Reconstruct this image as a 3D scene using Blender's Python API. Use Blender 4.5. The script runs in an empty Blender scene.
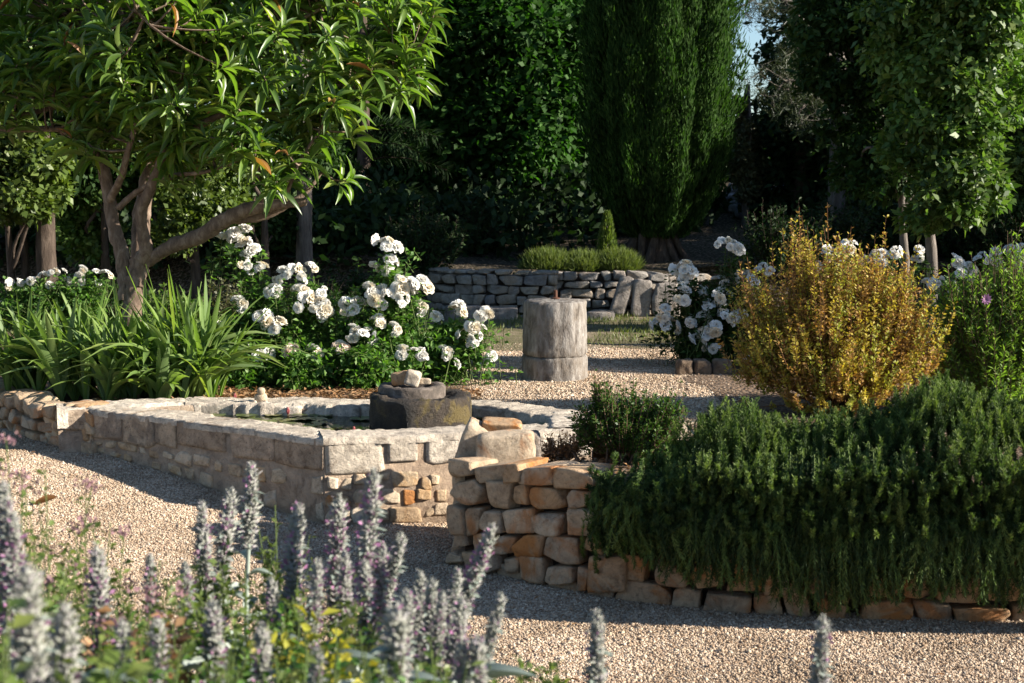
import bpy, bmesh, math, random
import numpy as np
from mathutils import Vector

R = math.radians
scene = bpy.context.scene
COL = scene.collection
rng = np.random.default_rng(11)
random.seed(5)

# ------------------------------------------------------------------ camera
CAM = np.array([0.0, 0.0, 1.7])
PITCH = R(6.08)
F = 1422.2
cd = bpy.data.cameras.new("camera")
cam = bpy.data.objects.new("camera", cd)
COL.objects.link(cam)
cam.location = CAM
cam.rotation_euler = (R(90) - PITCH, 0, 0)
cd.lens = 50
cd.sensor_width = 36
cd.clip_start = 0.05
cd.clip_end = 2000
cd.dof.use_dof = True
cd.dof.focus_distance = 8.2
cd.dof.aperture_fstop = 6.3
scene.camera = cam

# ------------------------------------------------------------------ world, sun, exposure
SUN_AZ, SUN_EL = R(10), R(22.5)        # azimuth: in front of straight right
w = bpy.data.worlds.new("World")
scene.world = w
w.use_nodes = True
nt = w.node_tree
sky = nt.nodes.new("ShaderNodeTexSky")
sky.sky_type = 'NISHITA'
sky.sun_disc = False
sky.dust_density = 0.3
sky.ozone_density = 3.0
sky.sun_elevation = SUN_EL
sky.sun_rotation = R(90) + SUN_AZ
nt.links.new(sky.outputs[0], nt.nodes["Background"].inputs[0])
nt.nodes["Background"].inputs[1].default_value = 0.065
sd = bpy.data.lights.new("sun", 'SUN')
sd.energy = 5.0
sd.angle = R(0.5)
sd.color = (1.0, 0.92, 0.80)
sun = bpy.data.objects.new("sun", sd)
COL.objects.link(sun)
sdir = Vector((math.cos(SUN_EL) * math.cos(SUN_AZ), -math.cos(SUN_EL) * math.sin(SUN_AZ), math.sin(SUN_EL)))
sun.rotation_euler = sdir.to_track_quat('Z', 'Y').to_euler()
sun.location = sdir * 40
scene.view_settings.view_transform = 'Standard'
scene.view_settings.look = 'None'
scene.view_settings.gamma = 1
scene.view_settings.exposure = 1.45
cy = scene.cycles
cy.max_bounces = 6
cy.diffuse_bounces = 3
cy.glossy_bounces = 2
cy.transmission_bounces = 3
cy.transparent_max_bounces = 4
cy.use_denoising = True
cy.caustics_reflective = False
cy.caustics_refractive = False

# ------------------------------------------------------------------ helpers
cp, sp_ = math.cos(PITCH), math.sin(PITCH)


def ray(px, py):
    a = (px - 512) / F
    b = -(py - 341.5) / F
    return np.array([a, cp + b * sp_, -sp_ + b * cp])


def pz(px, py, z):
    d = ray(px, py)
    return CAM + d * ((z - CAM[2]) / d[2])


def pd(px, py, y):
    d = ray(px, py)
    return CAM + d * (y / d[1])


def unit(v):
    v = np.asarray(v, float)
    return v / np.maximum(np.linalg.norm(v, axis=-1, keepdims=True), 1e-9)


def rvec(n):
    return unit(rng.normal(size=(n, 3)))


class MB:
    def __init__(self):
        self.v, self.f, self.n = [], {}, 0

    def add(self, v, f, mat=0):
        v = np.asarray(v, np.float32).reshape(-1, 3)
        f = np.asarray(f, np.int64)
        if len(v) == 0 or len(f) == 0:
            return
        self.f.setdefault((f.shape[1], mat), []).append(f + self.n)
        self.v.append(v)
        self.n += len(v)

    def build(self, name, mats, parent=None, smooth=False, origin=None):
        V = np.concatenate(self.v)
        if origin is not None:
            V = V - np.asarray(origin, np.float32)
        me = bpy.data.meshes.new(name)
        me.vertices.add(len(V))
        me.vertices.foreach_set("co", V.ravel())
        li, ls, mi, pos = [], [], [], 0
        for (k, m), L in self.f.items():
            A = np.concatenate(L)
            li.append(A.ravel())
            ls.append(pos + np.arange(len(A)) * k)
            pos += A.size
            mi.append(np.full(len(A), m))
        li = np.concatenate(li).astype(np.int32)
        ls = np.concatenate(ls).astype(np.int32)
        mi = np.concatenate(mi).astype(np.int32)
        me.loops.add(len(li))
        me.loops.foreach_set("vertex_index", li)
        me.polygons.add(len(ls))
        me.polygons.foreach_set("loop_start", ls)
        me.polygons.foreach_set("material_index", mi)
        if not isinstance(mats, (list, tuple)):
            mats = [mats]
        for m in mats:
            me.materials.append(m)
        me.update(calc_edges=True)
        if smooth:
            me.polygons.foreach_set("use_smooth", np.ones(len(ls), bool))
        o = bpy.data.objects.new(name, me)
        COL.objects.link(o)
        if origin is not None and parent is None:
            o.location = origin
        if parent is not None:
            o.parent = parent
        return o


def tag(o, label=None, cat=None, group=None, kind=None):
    if label:
        o["label"] = label
    if cat:
        o["category"] = cat
    if group:
        o["group"] = group
    if kind:
        o["kind"] = kind
    return o


def thing(name, loc, label, cat, group=None):
    o = bpy.data.objects.new(name, None)
    o.empty_display_size = 0.1
    COL.objects.link(o)
    o.location = loc
    return tag(o, label, cat, group)


# leaf templates: (across, along, normal)
def tpl_leaf(n=4, fold=0.12, bend=0.25, peak=0.45):
    V, Fc = [], []
    for i in range(n + 1):
        u = i / n
        wd = math.sin(math.pi * min(1, max(0, u ** (math.log(0.5) / math.log(peak))))) ** 0.85 if 0 < u < 1 else 0.03
        b = -bend * u * u
        V += [(-wd / 2, u - 0.15 * bend * u * u, b + fold * wd / 2), (0, u - 0.15 * bend * u * u, b), (wd / 2, u - 0.15 * bend * u * u, b + fold * wd / 2)]
    for i in range(n):
        a = i * 3
        Fc += [(a, a + 1, a + 4, a + 3), (a + 1, a + 2, a + 5, a + 4)]
    return np.array(V), np.array(Fc)


T_RH = (np.array([(0, 0, 0), (.5, .42, .06), (0, 1, -.05), (-.5, .42, .06)]), np.array([(0, 1, 2, 3)]))
T_ND = (np.array([(-.5, 0, 0), (.5, 0, 0), (.3, 1, .0), (-.3, 1, 0)]), np.array([(0, 1, 2, 3)]))
T_L2 = tpl_leaf(2, .2, .2)
T_L4 = [tpl_leaf(5, .25, b, .52) for b in (.12, .35, .6)]


def leaves(mb, P, D, N, L, W, tpl=T_RH, mat=0):
    n = len(P)
    if n == 0:
        return
    D = unit(D)
    X = unit(np.cross(D, N))
    N = np.cross(X, D)
    tv, tf = tpl
    L = np.broadcast_to(np.asarray(L, float), (n,))[:, None, None]
    W = np.broadcast_to(np.asarray(W, float), (n,))[:, None, None]
    V = P[:, None] + X[:, None] * tv[None, :, 0:1] * W + D[:, None] * tv[None, :, 1:2] * L + N[:, None] * tv[None, :, 2:3] * L
    k = len(tv)
    Fc = (tf[None] + (np.arange(n) * k)[:, None, None]).reshape(-1, tf.shape[1])
    mb.add(V.reshape(-1, 3), Fc, mat)


def smooth_path(pts, m=5):
    P = np.asarray(pts, float)
    if len(P) < 3:
        return P
    E = np.vstack([2 * P[0] - P[1], P, 2 * P[-1] - P[-2]])
    out = []
    for i in range(1, len(E) - 2):
        for j in range(m):
            t = j / m
            a, b, c, d = E[i - 1], E[i], E[i + 1], E[i + 2]
            out.append(.5 * (2 * b + (c - a) * t + (2 * a - 5 * b + 4 * c - d) * t * t + (3 * b - a - 3 * c + d) * t ** 3))
    out.append(P[-1])
    return np.array(out)


def tube(mb, pts, r0, r1=None, n=8, mat=0, m=5, wob=0.0, radii=None):
    P = smooth_path(pts, m)
    k = len(P)
    if radii is not None:
        rr = np.interp(np.linspace(0, 1, k), np.linspace(0, 1, len(radii)), radii)
    else:
        rr = np.linspace(r0, r1 if r1 is not None else r0, k)
    T = unit(np.gradient(P, axis=0))
    ref = np.array([0, 0, 1.0]) if abs(T[:, 2]).mean() < .8 else np.array([0, 1.0, 0])
    X = unit(np.cross(T, ref))
    Y = np.cross(T, X)
    a = np.linspace(0, 2 * math.pi, n, endpoint=False)
    q = rr[:, None] * (1 + wob * rng.normal(size=(k, n)))
    V = P[:, None] + X[:, None] * (np.cos(a)[None] * q)[..., None] + Y[:, None] * (np.sin(a)[None] * q)[..., None]
    i = np.arange(k - 1)[:, None] * n
    j = np.arange(n)[None]
    j2 = (j + 1) % n
    Fc = np.stack([i + j, i + j2, i + n + j2, i + n + j], -1).reshape(-1, 4)
    V = V.reshape(-1, 3)
    base = mb.n
    mb.add(V, Fc, mat)
    mb.add(P[[-1]] + T[[-1]] * rr[-1] * .4, np.zeros((0, 3), int))
    tipv = np.vstack([V[-n:], P[-1] + T[-1] * rr[-1] * .3])
    mb.add(tipv, np.stack([np.arange(n), (np.arange(n) + 1) % n, np.full(n, n)], -1), mat)


def sticks(mb, A, B, ra, rb, mat=0):
    n = len(A)
    T = unit(B - A)
    X = unit(np.cross(T, np.array([.3, .5, .81])))
    Y = np.cross(T, X)
    ra = np.broadcast_to(np.asarray(ra, float), (n,))[:, None]
    rb = np.broadcast_to(np.asarray(rb, float), (n,))[:, None]
    V = []
    for (Q, r) in ((A, ra), (B, rb)):
        for k in range(3):
            c, s = math.cos(2.094 * k), math.sin(2.094 * k)
            V.append(Q + (X * c + Y * s) * r)
    V = np.stack(V, 1)
    f = np.array([(0, 1, 4, 3), (1, 2, 5, 4), (2, 0, 3, 5)])
    mb.add(V.reshape(-1, 3), (f[None] + (np.arange(n) * 6)[:, None, None]).reshape(-1, 4), mat)


def bez(A, Cn, B, t):
    t = np.asarray(t)
    if t.ndim == 1:
        t = t[None, :]
    t = t[..., None]
    p = (1 - t) ** 2 * A[:, None] + 2 * t * (1 - t) * Cn[:, None] + t * t * B[:, None]
    d = 2 * (1 - t) * (Cn - A)[:, None] + 2 * t * (B - Cn)[:, None]
    return p, unit(d)


def twigs(mbw, A, Cn, B, ra, rb, seg=4, mat=0):
    p, _ = bez(A, Cn, B, np.linspace(0, 1, seg + 1))
    rr = np.linspace(1, 0, seg + 1)
    for i in range(seg):
        sticks(mbw, p[:, i], p[:, i + 1], rb + (ra - rb) * rr[i], rb + (ra - rb) * rr[i + 1], mat)


def twig_leaves(mbl, A, Cn, B, nl, t0, L, W, spread=.9, along=.6, tpl=T_RH, mat=0, up=.6, droop=0.0, off=0.004, lj=.3):
    K = len(A)
    t = t0 + (1 - t0) * rng.random((K, nl))
    p, d = bez(A, Cn, B, t)
    p = p.reshape(-1, 3)
    d = d.reshape(-1, 3)
    n = len(p)
    rad = unit(np.cross(d, rvec(n)))
    D = d * along + rad * spread
    D[:, 2] -= droop
    N = rvec(n) * .7
    N[:, 2] += up
    leaves(mbl, p + rad * off, D, N, L * (1 + lj * (rng.random(n) * 2 - 1)), W * (1 + lj * (rng.random(n) * 2 - 1)), tpl, mat)


def in_blobs(blobs, n, shell=2.0):
    B = np.array([b[:4] for b in blobs], float)
    sc = np.array([b[4] if len(b) > 4 else (1, 1, 1) for b in blobs], float)
    wt = B[:, 3] ** 2 * sc.prod(1) ** .6
    i = rng.choice(len(B), n, p=wt / wt.sum())
    q = rvec(n) * (rng.random(n) ** (1 / (1 + shell)))[:, None]
    return B[i, :3] + q * B[i, 3:4] * sc[i], q, i


# ------------------------------------------------------------------ materials
MATS = {}


def nodes(name):
    m = bpy.data.materials.new(name)
    m.use_nodes = True
    t = m.node_tree
    return m, t, t.nodes["Principled BSDF"], t.nodes["Material Output"]


def ramp(t, cols, src=None, interp='LINEAR', lo=0.0, hi=1.0):
    r = t.nodes.new("ShaderNodeValToRGB")
    r.color_ramp.interpolation = interp
    e = r.color_ramp.elements
    n = len(cols)
    while len(e) < n:
        e.new(.5)
    for i, c in enumerate(cols):
        e[i].position = lo + (hi - lo) * i / max(1, n - 1)
        e[i].color = (*c, 1) if len(c) == 3 else c
    if src is not None:
        t.links.new(src, r.inputs[0])
    return r.outputs[0]


def tex_noise(t, scale, detail=4, rough=.55, vec=None, dist=0):
    n = t.nodes.new("ShaderNodeTexNoise")
    n.inputs["Scale"].default_value = scale
    n.inputs["Detail"].default_value = detail
    n.inputs["Roughness"].default_value = rough
    n.inputs["Distortion"].default_value = dist
    if vec is not None:
        t.links.new(vec, n.inputs["Vector"])
    return n.outputs["Fac"]


def objco(t, scale=None):
    c = t.nodes.new("ShaderNodeTexCoord").outputs["Object"]
    if scale:
        mp = t.nodes.new("ShaderNodeMapping")
        mp.inputs["Scale"].default_value = scale
        t.links.new(c, mp.inputs["Vector"])
        c = mp.outputs[0]
    return c


def mix(t, a, b, fac, mode='MIX'):
    x = t.nodes.new("ShaderNodeMix")
    x.data_type = 'RGBA'
    x.blend_type = mode
    for sock, v in ((x.inputs["Factor"], fac), (x.inputs["A"] if False else x.inputs[6], a), (x.inputs[7], b)):
        if hasattr(v, "is_linked"):
            t.links.new(v, sock)
        elif isinstance(v, (int, float)):
            sock.default_value = v
        else:
            sock.default_value = (*v, 1)
    return x.outputs[2]


def bump(t, h, strength, dist, bsdf, prev=None):
    b = t.nodes.new("ShaderNodeBump")
    b.inputs["Strength"].default_value = strength
    b.inputs["Distance"].default_value = dist
    t.links.new(h, b.inputs["Height"])
    if prev is not None:
        t.links.new(prev, b.inputs["Normal"])
    t.links.new(b.outputs[0], bsdf.inputs["Normal"])
    return b.outputs[0]


def island(t):
    return t.nodes.new("ShaderNodeNewGeometry").outputs["Random Per Island"]


def leaf_mat(name, cols, rough=.45, trans=.3, tcol=None, spec=.4, big=0.0):
    m, t, b, o = nodes(name)
    c = ramp(t, cols, island(t))
    if big:
        nz = tex_noise(t, big, 2, .5, objco(t))
        c = mix(t, c, ramp(t, [(.55, .5, .5), (1.25, 1.25, 1.1)], nz, lo=.35, hi=.65), .6, 'MULTIPLY')
    t.links.new(c, b.inputs["Base Color"])
    b.inputs["Roughness"].default_value = rough
    b.inputs["Specular IOR Level"].default_value = spec
    if trans > 0:
        tr = t.nodes.new("ShaderNodeBsdfTranslucent")
        tc = mix(t, c, tcol or (1.9, 2.0, .7), 1.0, 'MULTIPLY')
        t.links.new(tc, tr.inputs["Color"])
        ms = t.nodes.new("ShaderNodeMixShader")
        ms.inputs[0].default_value = trans
        t.links.new(b.outputs[0], ms.inputs[1])
        t.links.new(tr.outputs[0], ms.inputs[2])
        t.links.new(ms.outputs[0], o.inputs["Surface"])
    MATS[name] = m
    return m


def stone_mat(name, cols, stain=None, stain_amt=.5, dark=(.05, .04, .03), bumpd=.012, scale=1.0, spot=.45, stainlo=.52):
    m, t, b, o = nodes(name)
    v = objco(t)
    base = ramp(t, cols, island(t))
    n1 = tex_noise(t, 11 * scale, 9, .74, v, .5)
    c = mix(t, base, ramp(t, [(.42, .38, .35), (1.0, .99, .97), (1.4, 1.38, 1.34)], n1, lo=.3, hi=.7), 1.0, 'MULTIPLY')
    if stain:
        n2 = tex_noise(t, 4.2 * scale, 3, .6, v, 1.0)
        c = mix(t, c, stain, ramp(t, [(0, 0, 0), (stain_amt,) * 3], n2, lo=stainlo, hi=stainlo + .12))
    n3 = tex_noise(t, 46 * scale, 6, .75, v)
    c = mix(t, c, dark, ramp(t, [(spot,) * 3, (0, 0, 0)], n3, lo=.33, hi=.46))
    t.links.new(c, b.inputs["Base Color"])
    b.inputs["Roughness"].default_value = .9
    b.inputs["Specular IOR Level"].default_value = .2
    n4 = tex_noise(t, 20 * scale, 10, .75, v, .3)
    bump(t, n4, 1.0, bumpd * 2.2, b)
    MATS[name] = m
    return m


def bark_mat(name, cols, sc=(26, 26, 5), d=.02):
    m, t, b, o = nodes(name)
    v = objco(t, sc)
    n = tex_noise(t, 1.0, 7, .68, v, .6)
    c = ramp(t, cols, n, lo=.3, hi=.72)
    t.links.new(c, b.inputs["Base Color"])
    b.inputs["Roughness"].default_value = .9
    b.inputs["Specular IOR Level"].default_value = .15
    bump(t, n, .9, d, b)
    MATS[name] = m
    return m


def plain(name, col, rough=.6, spec=.4, metal=0, sheen=0):
    m, t, b, o = nodes(name)
    b.inputs["Base Color"].default_value = (*col, 1)
    b.inputs["Roughness"].default_value = rough
    b.inputs["Specular IOR Level"].default_value = spec
    b.inputs["Metallic"].default_value = metal
    b.inputs["Sheen Weight"].default_value = sheen
    MATS[name] = m
    return m


def ground_mat(name, cols, cell=75, bumpd=.008, tint=None, gap=(.22, .17, .13)):
    m, t, b, o = nodes(name)
    v = objco(t)
    vo = t.nodes.new("ShaderNodeTexVoronoi")
    vo.inputs["Scale"].default_value = cell
    t.links.new(v, vo.inputs["Vector"])
    sep = t.nodes.new("ShaderNodeSeparateColor")
    t.links.new(vo.outputs["Color"], sep.inputs[0])
    c = ramp(t, cols, sep.outputs[0])
    c = mix(t, c, gap, ramp(t, [(0, 0, 0), (.7,) * 3], vo.outputs["Distance"], lo=.45, hi=.85))
    n1 = tex_noise(t, 1.3, 5, .6, v, .3)
    c = mix(t, c, ramp(t, [(.72, .7, .68), (1.1, 1.1, 1.1)], n1, lo=.35, hi=.65), .8, 'MULTIPLY')
    if tint:
        n2 = tex_noise(t, 2.1, 6, .65, v, .5)
        c = mix(t, c, tint, ramp(t, [(0, 0, 0), (.85,) * 3], n2, lo=.5, hi=.6))
    t.links.new(c, b.inputs["Base Color"])
    b.inputs["Roughness"].default_value = .95
    b.inputs["Specular IOR Level"].default_value = .15
    mt = t.nodes.new("ShaderNodeMath")
    mt.operation = 'SUBTRACT'
    mt.inputs[0].default_value = 1
    t.links.new(vo.outputs["Distance"], mt.inputs[1])
    bump(t, mt.outputs[0], .8, bumpd, b)
    MATS[name] = m
    return m


GRAVEL_COLS = [(.27, .19, .13), (.47, .35, .25), (.55, .44, .33), (.35, .25, .17), (.60, .51, .41), (.41, .32, .24)]
ground_mat("gravel_ground", GRAVEL_COLS)
ground_mat("court_ground", [(.36, .26, .16), (.56, .43, .29), (.62, .5, .36), (.42, .31, .2), (.66, .56, .42)], 85, .006)
ground_mat("soil", [(.06, .04, .028), (.12, .08, .05), (.2, .13, .08), (.09, .06, .04)], 45, .015)
ground_mat("turf", [(.08, .085, .03), (.14, .12, .06), (.1, .11, .04), (.2, .16, .1)], 60, .008, tint=(.26, .2, .14))
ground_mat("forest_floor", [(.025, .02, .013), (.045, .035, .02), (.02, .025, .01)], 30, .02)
m_, t_, b_, o_ = nodes("pebble")
c_ = ramp(t_, GRAVEL_COLS + [(.62, .5, .38), (.33, .29, .26)], island(t_), 'CONSTANT')
c_ = mix(t_, c_, ramp(t_, [(.68, .64, .58), (1.05, 1.03, 1)], tex_noise(t_, 1.6, 6, .65, objco(t_), .5), lo=.36, hi=.6), 1.0, 'MULTIPLY')
t_.links.new(c_, b_.inputs["Base Color"])
b_.inputs["Roughness"].default_value = .85
b_.inputs["Specular IOR Level"].default_value = .25
MATS["pebble"] = m_

stone_mat("dry_stone", [(.40, .29, .19), (.47, .36, .25), (.36, .27, .19), (.52, .42, .31), (.44, .27, .14), (.48, .38, .28)],
          (.45, .17, .045), .75, bumpd=.012)
stone_mat("orange_stone", [(.46, .33, .21), (.44, .29, .17)], (.48, .19, .05), .85, bumpd=.012, stainlo=.46)
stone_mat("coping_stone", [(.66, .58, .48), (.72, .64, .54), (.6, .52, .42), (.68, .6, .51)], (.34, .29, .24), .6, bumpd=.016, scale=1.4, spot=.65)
stone_mat("shaded_coping", [(.47, .37, .28), (.51, .41, .32), (.41, .32, .24), (.49, .39, .29)], (.2, .16, .13), .6, bumpd=.016, scale=1.3, spot=.65)  # darker coping copy: the left wall's shade is put into its colour
stone_mat("rubble_stone", [(.5, .39, .27), (.56, .46, .34), (.46, .33, .21), (.6, .51, .4)], (.52, .28, .1), .5, bumpd=.012)
stone_mat("mortar", [(.36, .27, .2), (.38, .29, .21)], (.28, .2, .14), .6, bumpd=.01, spot=.3)
stone_mat("earth_core", [(.06, .045, .035), (.07, .05, .04)], None)
stone_mat("grey_stone", [(.28, .26, .24), (.36, .33, .29), (.22, .21, .21), (.40, .33, .26), (.32, .3, .27)], (.34, .24, .15), .5, bumpd=.015)
stone_mat("blue_rock", [(.24, .24, .26), (.3, .3, .31), (.2, .2, .22), (.34, .33, .32)], None)
stone_mat("pale_rock", [(.55, .48, .4), (.5, .42, .33)], None)
stone_mat("brown_rock", [(.16, .115, .08), (.19, .14, .1)], None)

# old millstone column: streaked weathered stone
m_, t_, b_, o_ = nodes("column_stone")
v_ = objco(t_, (12, 12, 4.5))
n_ = tex_noise(t_, 1.6, 7, .65, v_, .5)
c_ = ramp(t_, [(.06, .05, .042), (.15, .13, .112), (.24, .218, .195), (.33, .308, .28)], n_, lo=.3, hi=.68)
n2_ = tex_noise(t_, 5, 5, .6, objco(t_))
c_ = mix(t_, c_, (.18, .145, .11), ramp(t_, [(0, 0, 0), (.6,) * 3], n2_, lo=.52, hi=.66))
t_.links.new(c_, b_.inputs["Base Color"])
b_.inputs["Roughness"].default_value = .92
b_.inputs["Specular IOR Level"].default_value = .15
n3_ = tex_noise(t_, 40, 8, .7, objco(t_, (1, 1, .5)))
pb = bump(t_, n_, .5, .008, b_)
bump(t_, n3_, .9, .014, b_, pb)
MATS["column_stone"] = m_

# mossy dark fountain stone
m_, t_, b_, o_ = nodes("mossy_stone")
v_ = objco(t_)
n_ = tex_noise(t_, 9, 7, .7, objco(t_, (1, 1, .45)), .5)
c_ = ramp(t_, [(.007, .005, .004), (.02, .014, .009), (.045, .03, .018), (.10, .068, .04)], n_, lo=.3, hi=.72)
n2_ = tex_noise(t_, 6, 4, .6, v_, .7)
c_ = mix(t_, c_, (.12, .085, .02), ramp(t_, [(0, 0, 0), (.85,) * 3], n2_, lo=.55, hi=.63))
t_.links.new(c_, b_.inputs["Base Color"])
b_.inputs["Roughness"].default_value = .7
n3_ = tex_noise(t_, 30, 8, .75, v_)
bump(t_, n3_, 1.0, .03, b_)
MATS["mossy_stone"] = m_

m_, t_, b_, o_ = nodes("ring_stone")
n_ = tex_noise(t_, 16, 7, .7, objco(t_), .4)
c_ = ramp(t_, [(.03, .024, .018), (.09, .07, .055), (.22, .18, .15)], n_, lo=.3, hi=.72)
t_.links.new(c_, b_.inputs["Base Color"])
b_.inputs["Roughness"].default_value = .85
bump(t_, n_, .8, .015, b_)
MATS["ring_stone"] = m_

# pond water
m_, t_, b_, o_ = nodes("pond_water")
n_ = tex_noise(t_, 7, 3, .5, objco(t_))
c_ = ramp(t_, [(.012, .018, .008), (.035, .045, .015)], n_, lo=.4, hi=.6)
t_.links.new(c_, b_.inputs["Base Color"])
b_.inputs["Roughness"].default_value = .04
b_.inputs["IOR"].default_value = 1.33
n2_ = tex_noise(t_, 14, 2, .5, objco(t_))
bump(t_, n2_, .12, .02, b_)
MATS["pond_water"] = m_

bark_mat("loquat_bark", [(.07, .05, .038), (.16, .115, .085), (.30, .24, .19)], (22, 22, 9), .012)
bark_mat("dark_bark", [(.03, .022, .018), (.07, .052, .04), (.13, .10, .08)])
bark_mat("grey_bark", [(.06, .05, .045), (.14, .12, .105), (.24, .21, .19)], (20, 20, 4))
bark_mat("twig_bark", [(.10, .065, .04), (.18, .12, .075)], (60, 60, 20), .002)
bark_mat("red_twig", [(.13, .06, .03), (.22, .11, .055)], (60, 60, 20), .002)
bark_mat("green_cane", [(.06, .09, .025), (.10, .13, .045)], (60, 60, 20), .002)

leaf_mat("loquat_leaf", [(.055, .10, .02), (.08, .15, .026), (.115, .19, .034), (.15, .225, .045), (.065, .12, .03), (.22, .26, .05)], .36, .38, (1.7, 2.0, .55), spec=.5)
leaf_mat("loquat_old", [(.30, .16, .04), (.24, .10, .04), (.3, .2, .06)], .5, .2)
leaf_mat("iris_leaf", [(.10, .165, .045), (.13, .205, .055), (.17, .25, .06), (.12, .18, .075), (.22, .275, .07)], .5, .35, (1.6, 1.8, .6), spec=.3)
leaf_mat("rose_leaf", [(.045, .10, .022), (.07, .15, .03), (.105, .20, .04), (.14, .225, .055)], .5, .36, (1.6, 2.0, .6), spec=.3)
leaf_mat("gold_leaf", [(.40, .31, .05), (.48, .38, .07), (.34, .29, .05), (.50, .42, .10)], .55, .33, (1.4, 1.4, .6), .25)
leaf_mat("rust_leaf", [(.34, .20, .06), (.42, .25, .07), (.26, .15, .06), (.46, .31, .08)], .55, .3, (1.4, 1.3, .7), .25)
leaf_mat("lime_leaf", [(.26, .27, .05), (.34, .33, .06), (.20, .22, .045)], .55, .33, (1.4, 1.5, .6), .25)
leaf_mat("willow_leaf", [(.09, .16, .03), (.14, .225, .04), (.19, .28, .05), (.24, .32, .07)], .5, .38, (1.5, 1.8, .6), .25)
leaf_mat("box_leaf", [(.03, .065, .014), (.055, .105, .02), (.09, .145, .028)], .5, .25, (1.4, 1.8, .6), spec=.25)
leaf_mat("rosemary_needle", [(.042, .075, .022), (.065, .11, .028), (.09, .14, .036), (.12, .175, .05)], .65, .25, (1.5, 1.7, .7), .2)
leaf_mat("rosemary_dark", [(.02, .038, .012), (.03, .052, .016), (.04, .065, .02)], .65, .2, (1.5, 1.7, .7), .2)
leaf_mat("rosemary_bright", [(.10, .15, .035), (.14, .19, .05), (.17, .22, .07)], .6, .3, (1.4, 1.6, .7), .25)
leaf_mat("oak_leaf", [(.05, .10, .022), (.075, .14, .03), (.11, .18, .04), (.16, .22, .06)], .5, .3, (1.4, 1.8, .6), spec=.35, big=.9)
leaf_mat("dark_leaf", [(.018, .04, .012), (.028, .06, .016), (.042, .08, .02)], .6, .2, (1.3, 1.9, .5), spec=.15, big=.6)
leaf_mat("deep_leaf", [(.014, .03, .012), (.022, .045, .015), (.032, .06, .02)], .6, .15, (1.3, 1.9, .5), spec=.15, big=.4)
leaf_mat("maple_leaf", [(.025, .065, .014), (.035, .095, .018), (.055, .13, .024)], .6, .3, (1.3, 1.9, .5), spec=.15, big=.6)
leaf_mat("olive_leaf", [(.08, .085, .04), (.11, .115, .055), (.06, .07, .03)], .5, .2)
leaf_mat("lit_leaf", [(.06, .1, .022), (.09, .14, .03), (.13, .18, .04)], .45, .3, big=.8)
leaf_mat("pine_needle", [(.025, .04, .018), (.04, .055, .025), (.055, .07, .03)], .5, .15)
leaf_mat("cypress_spray", [(.015, .036, .010), (.023, .052, .013), (.038, .078, .02), (.06, .11, .03)], .85, .25, (1.4, 1.9, .5), spec=.06, big=1.5)
leaf_mat("grass_blade", [(.07, .10, .025), (.1, .13, .035), (.15, .15, .05)], .5, .3)
leaf_mat("mound_grass", [(.07, .105, .03), (.10, .135, .038), (.14, .165, .055)], .6, .3, spec=.15)
leaf_mat("herb_leaf", [(.06, .10, .024), (.09, .135, .03), (.12, .165, .04), (.17, .2, .055)], .45, .33)
leaf_mat("yellow_leaf", [(.32, .30, .03), (.42, .38, .04), (.26, .28, .04), (.45, .36, .05)], .45, .33, (1.3, 1.3, .6))
leaf_mat("dry_leaf", [(.24, .12, .05), (.32, .18, .08), (.16, .085, .045), (.38, .25, .13)], .6, .15, (1.2, 1.1, .8))
leaf_mat("silver_leaf", [(.25, .30, .26), (.31, .36, .31), (.38, .42, .37)], .8, .15, (1.1, 1.15, .9), .1)
leaf_mat("wool", [(.245, .25, .21), (.31, .315, .275), (.39, .39, .35), (.295, .26, .285)], .9, .15, (1.1, 1.1, 1.05), .05)
leaf_mat("floret", [(.34, .14, .28), (.4, .2, .34), (.28, .13, .24)], .6, .25, (1.3, 1.1, 1.3))
leaf_mat("pink_flower", [(.28, .15, .17), (.20, .10, .12), (.34, .2, .22), (.2,.17,.1)], .6, .25, (1.2, 1.1, 1.2))
leaf_mat("rose_petal", [(.82, .80, .75), (.86, .85, .82), (.84, .80, .72), (.86, .85, .83)], .6, .28, (1.0, 1.0, .98), .2)
leaf_mat("cream_petal", [(.82, .76, .62), (.80, .72, .58), (.70, .6, .46)], .6, .28, (1, 1, .95), .2)
leaf_mat("blush_petal", [(.82, .68, .58), (.84, .74, .66)], .6, .28, (1.0, 1.0, .98), .2)
leaf_mat("lily_pad", [(.09, .12, .03), (.13, .15, .045), (.17, .16, .06), (.07, .10, .03)], .3, 0, spec=.5)
leaf_mat("lily_bud", [(.45, .12, .13), (.5, .2, .18)], .5, .2, (1.3, 1, 1))
plain("rusty_iron", (.10, .045, .028), .8, .3, .3)
M = MATS

# ------------------------------------------------------------------ ground
A_ = np.array([-0.95, 7.10])


def wav(x, y, a=.008):
    return a * (np.sin(1.7 * x + .6 * y) + np.sin(2.9 * y - 1.1 * x + 1) + .6 * np.sin(5.3 * x + 4.1 * y))


def h_path(x, y):
    u = -.83 * (x - A_[0]) + .56 * (y - A_[1])
    u = np.log1p(np.exp(np.clip(u * 4, -30, 30))) / 4
    return .30 * np.tanh(.14 * u / .30) - .02 + wav(x, y, .005)


def h_up(x, y):
    return .38 + wav(x, y, .006) + .0 * x


def grid_sheet(xs, ys, h):
    X, Y = np.meshgrid(xs, ys)
    Z = h(X, Y)
    V = np.stack([X, Y, Z], -1).reshape(-1, 3)
    nx, ny = len(xs), len(ys)
    i = np.arange(ny - 1)[:, None] * nx
    j = np.arange(nx - 1)[None]
    return V, np.stack([i + j, i + j + 1, i + nx + j + 1, i + nx + j], -1).reshape(-1, 4)


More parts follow.
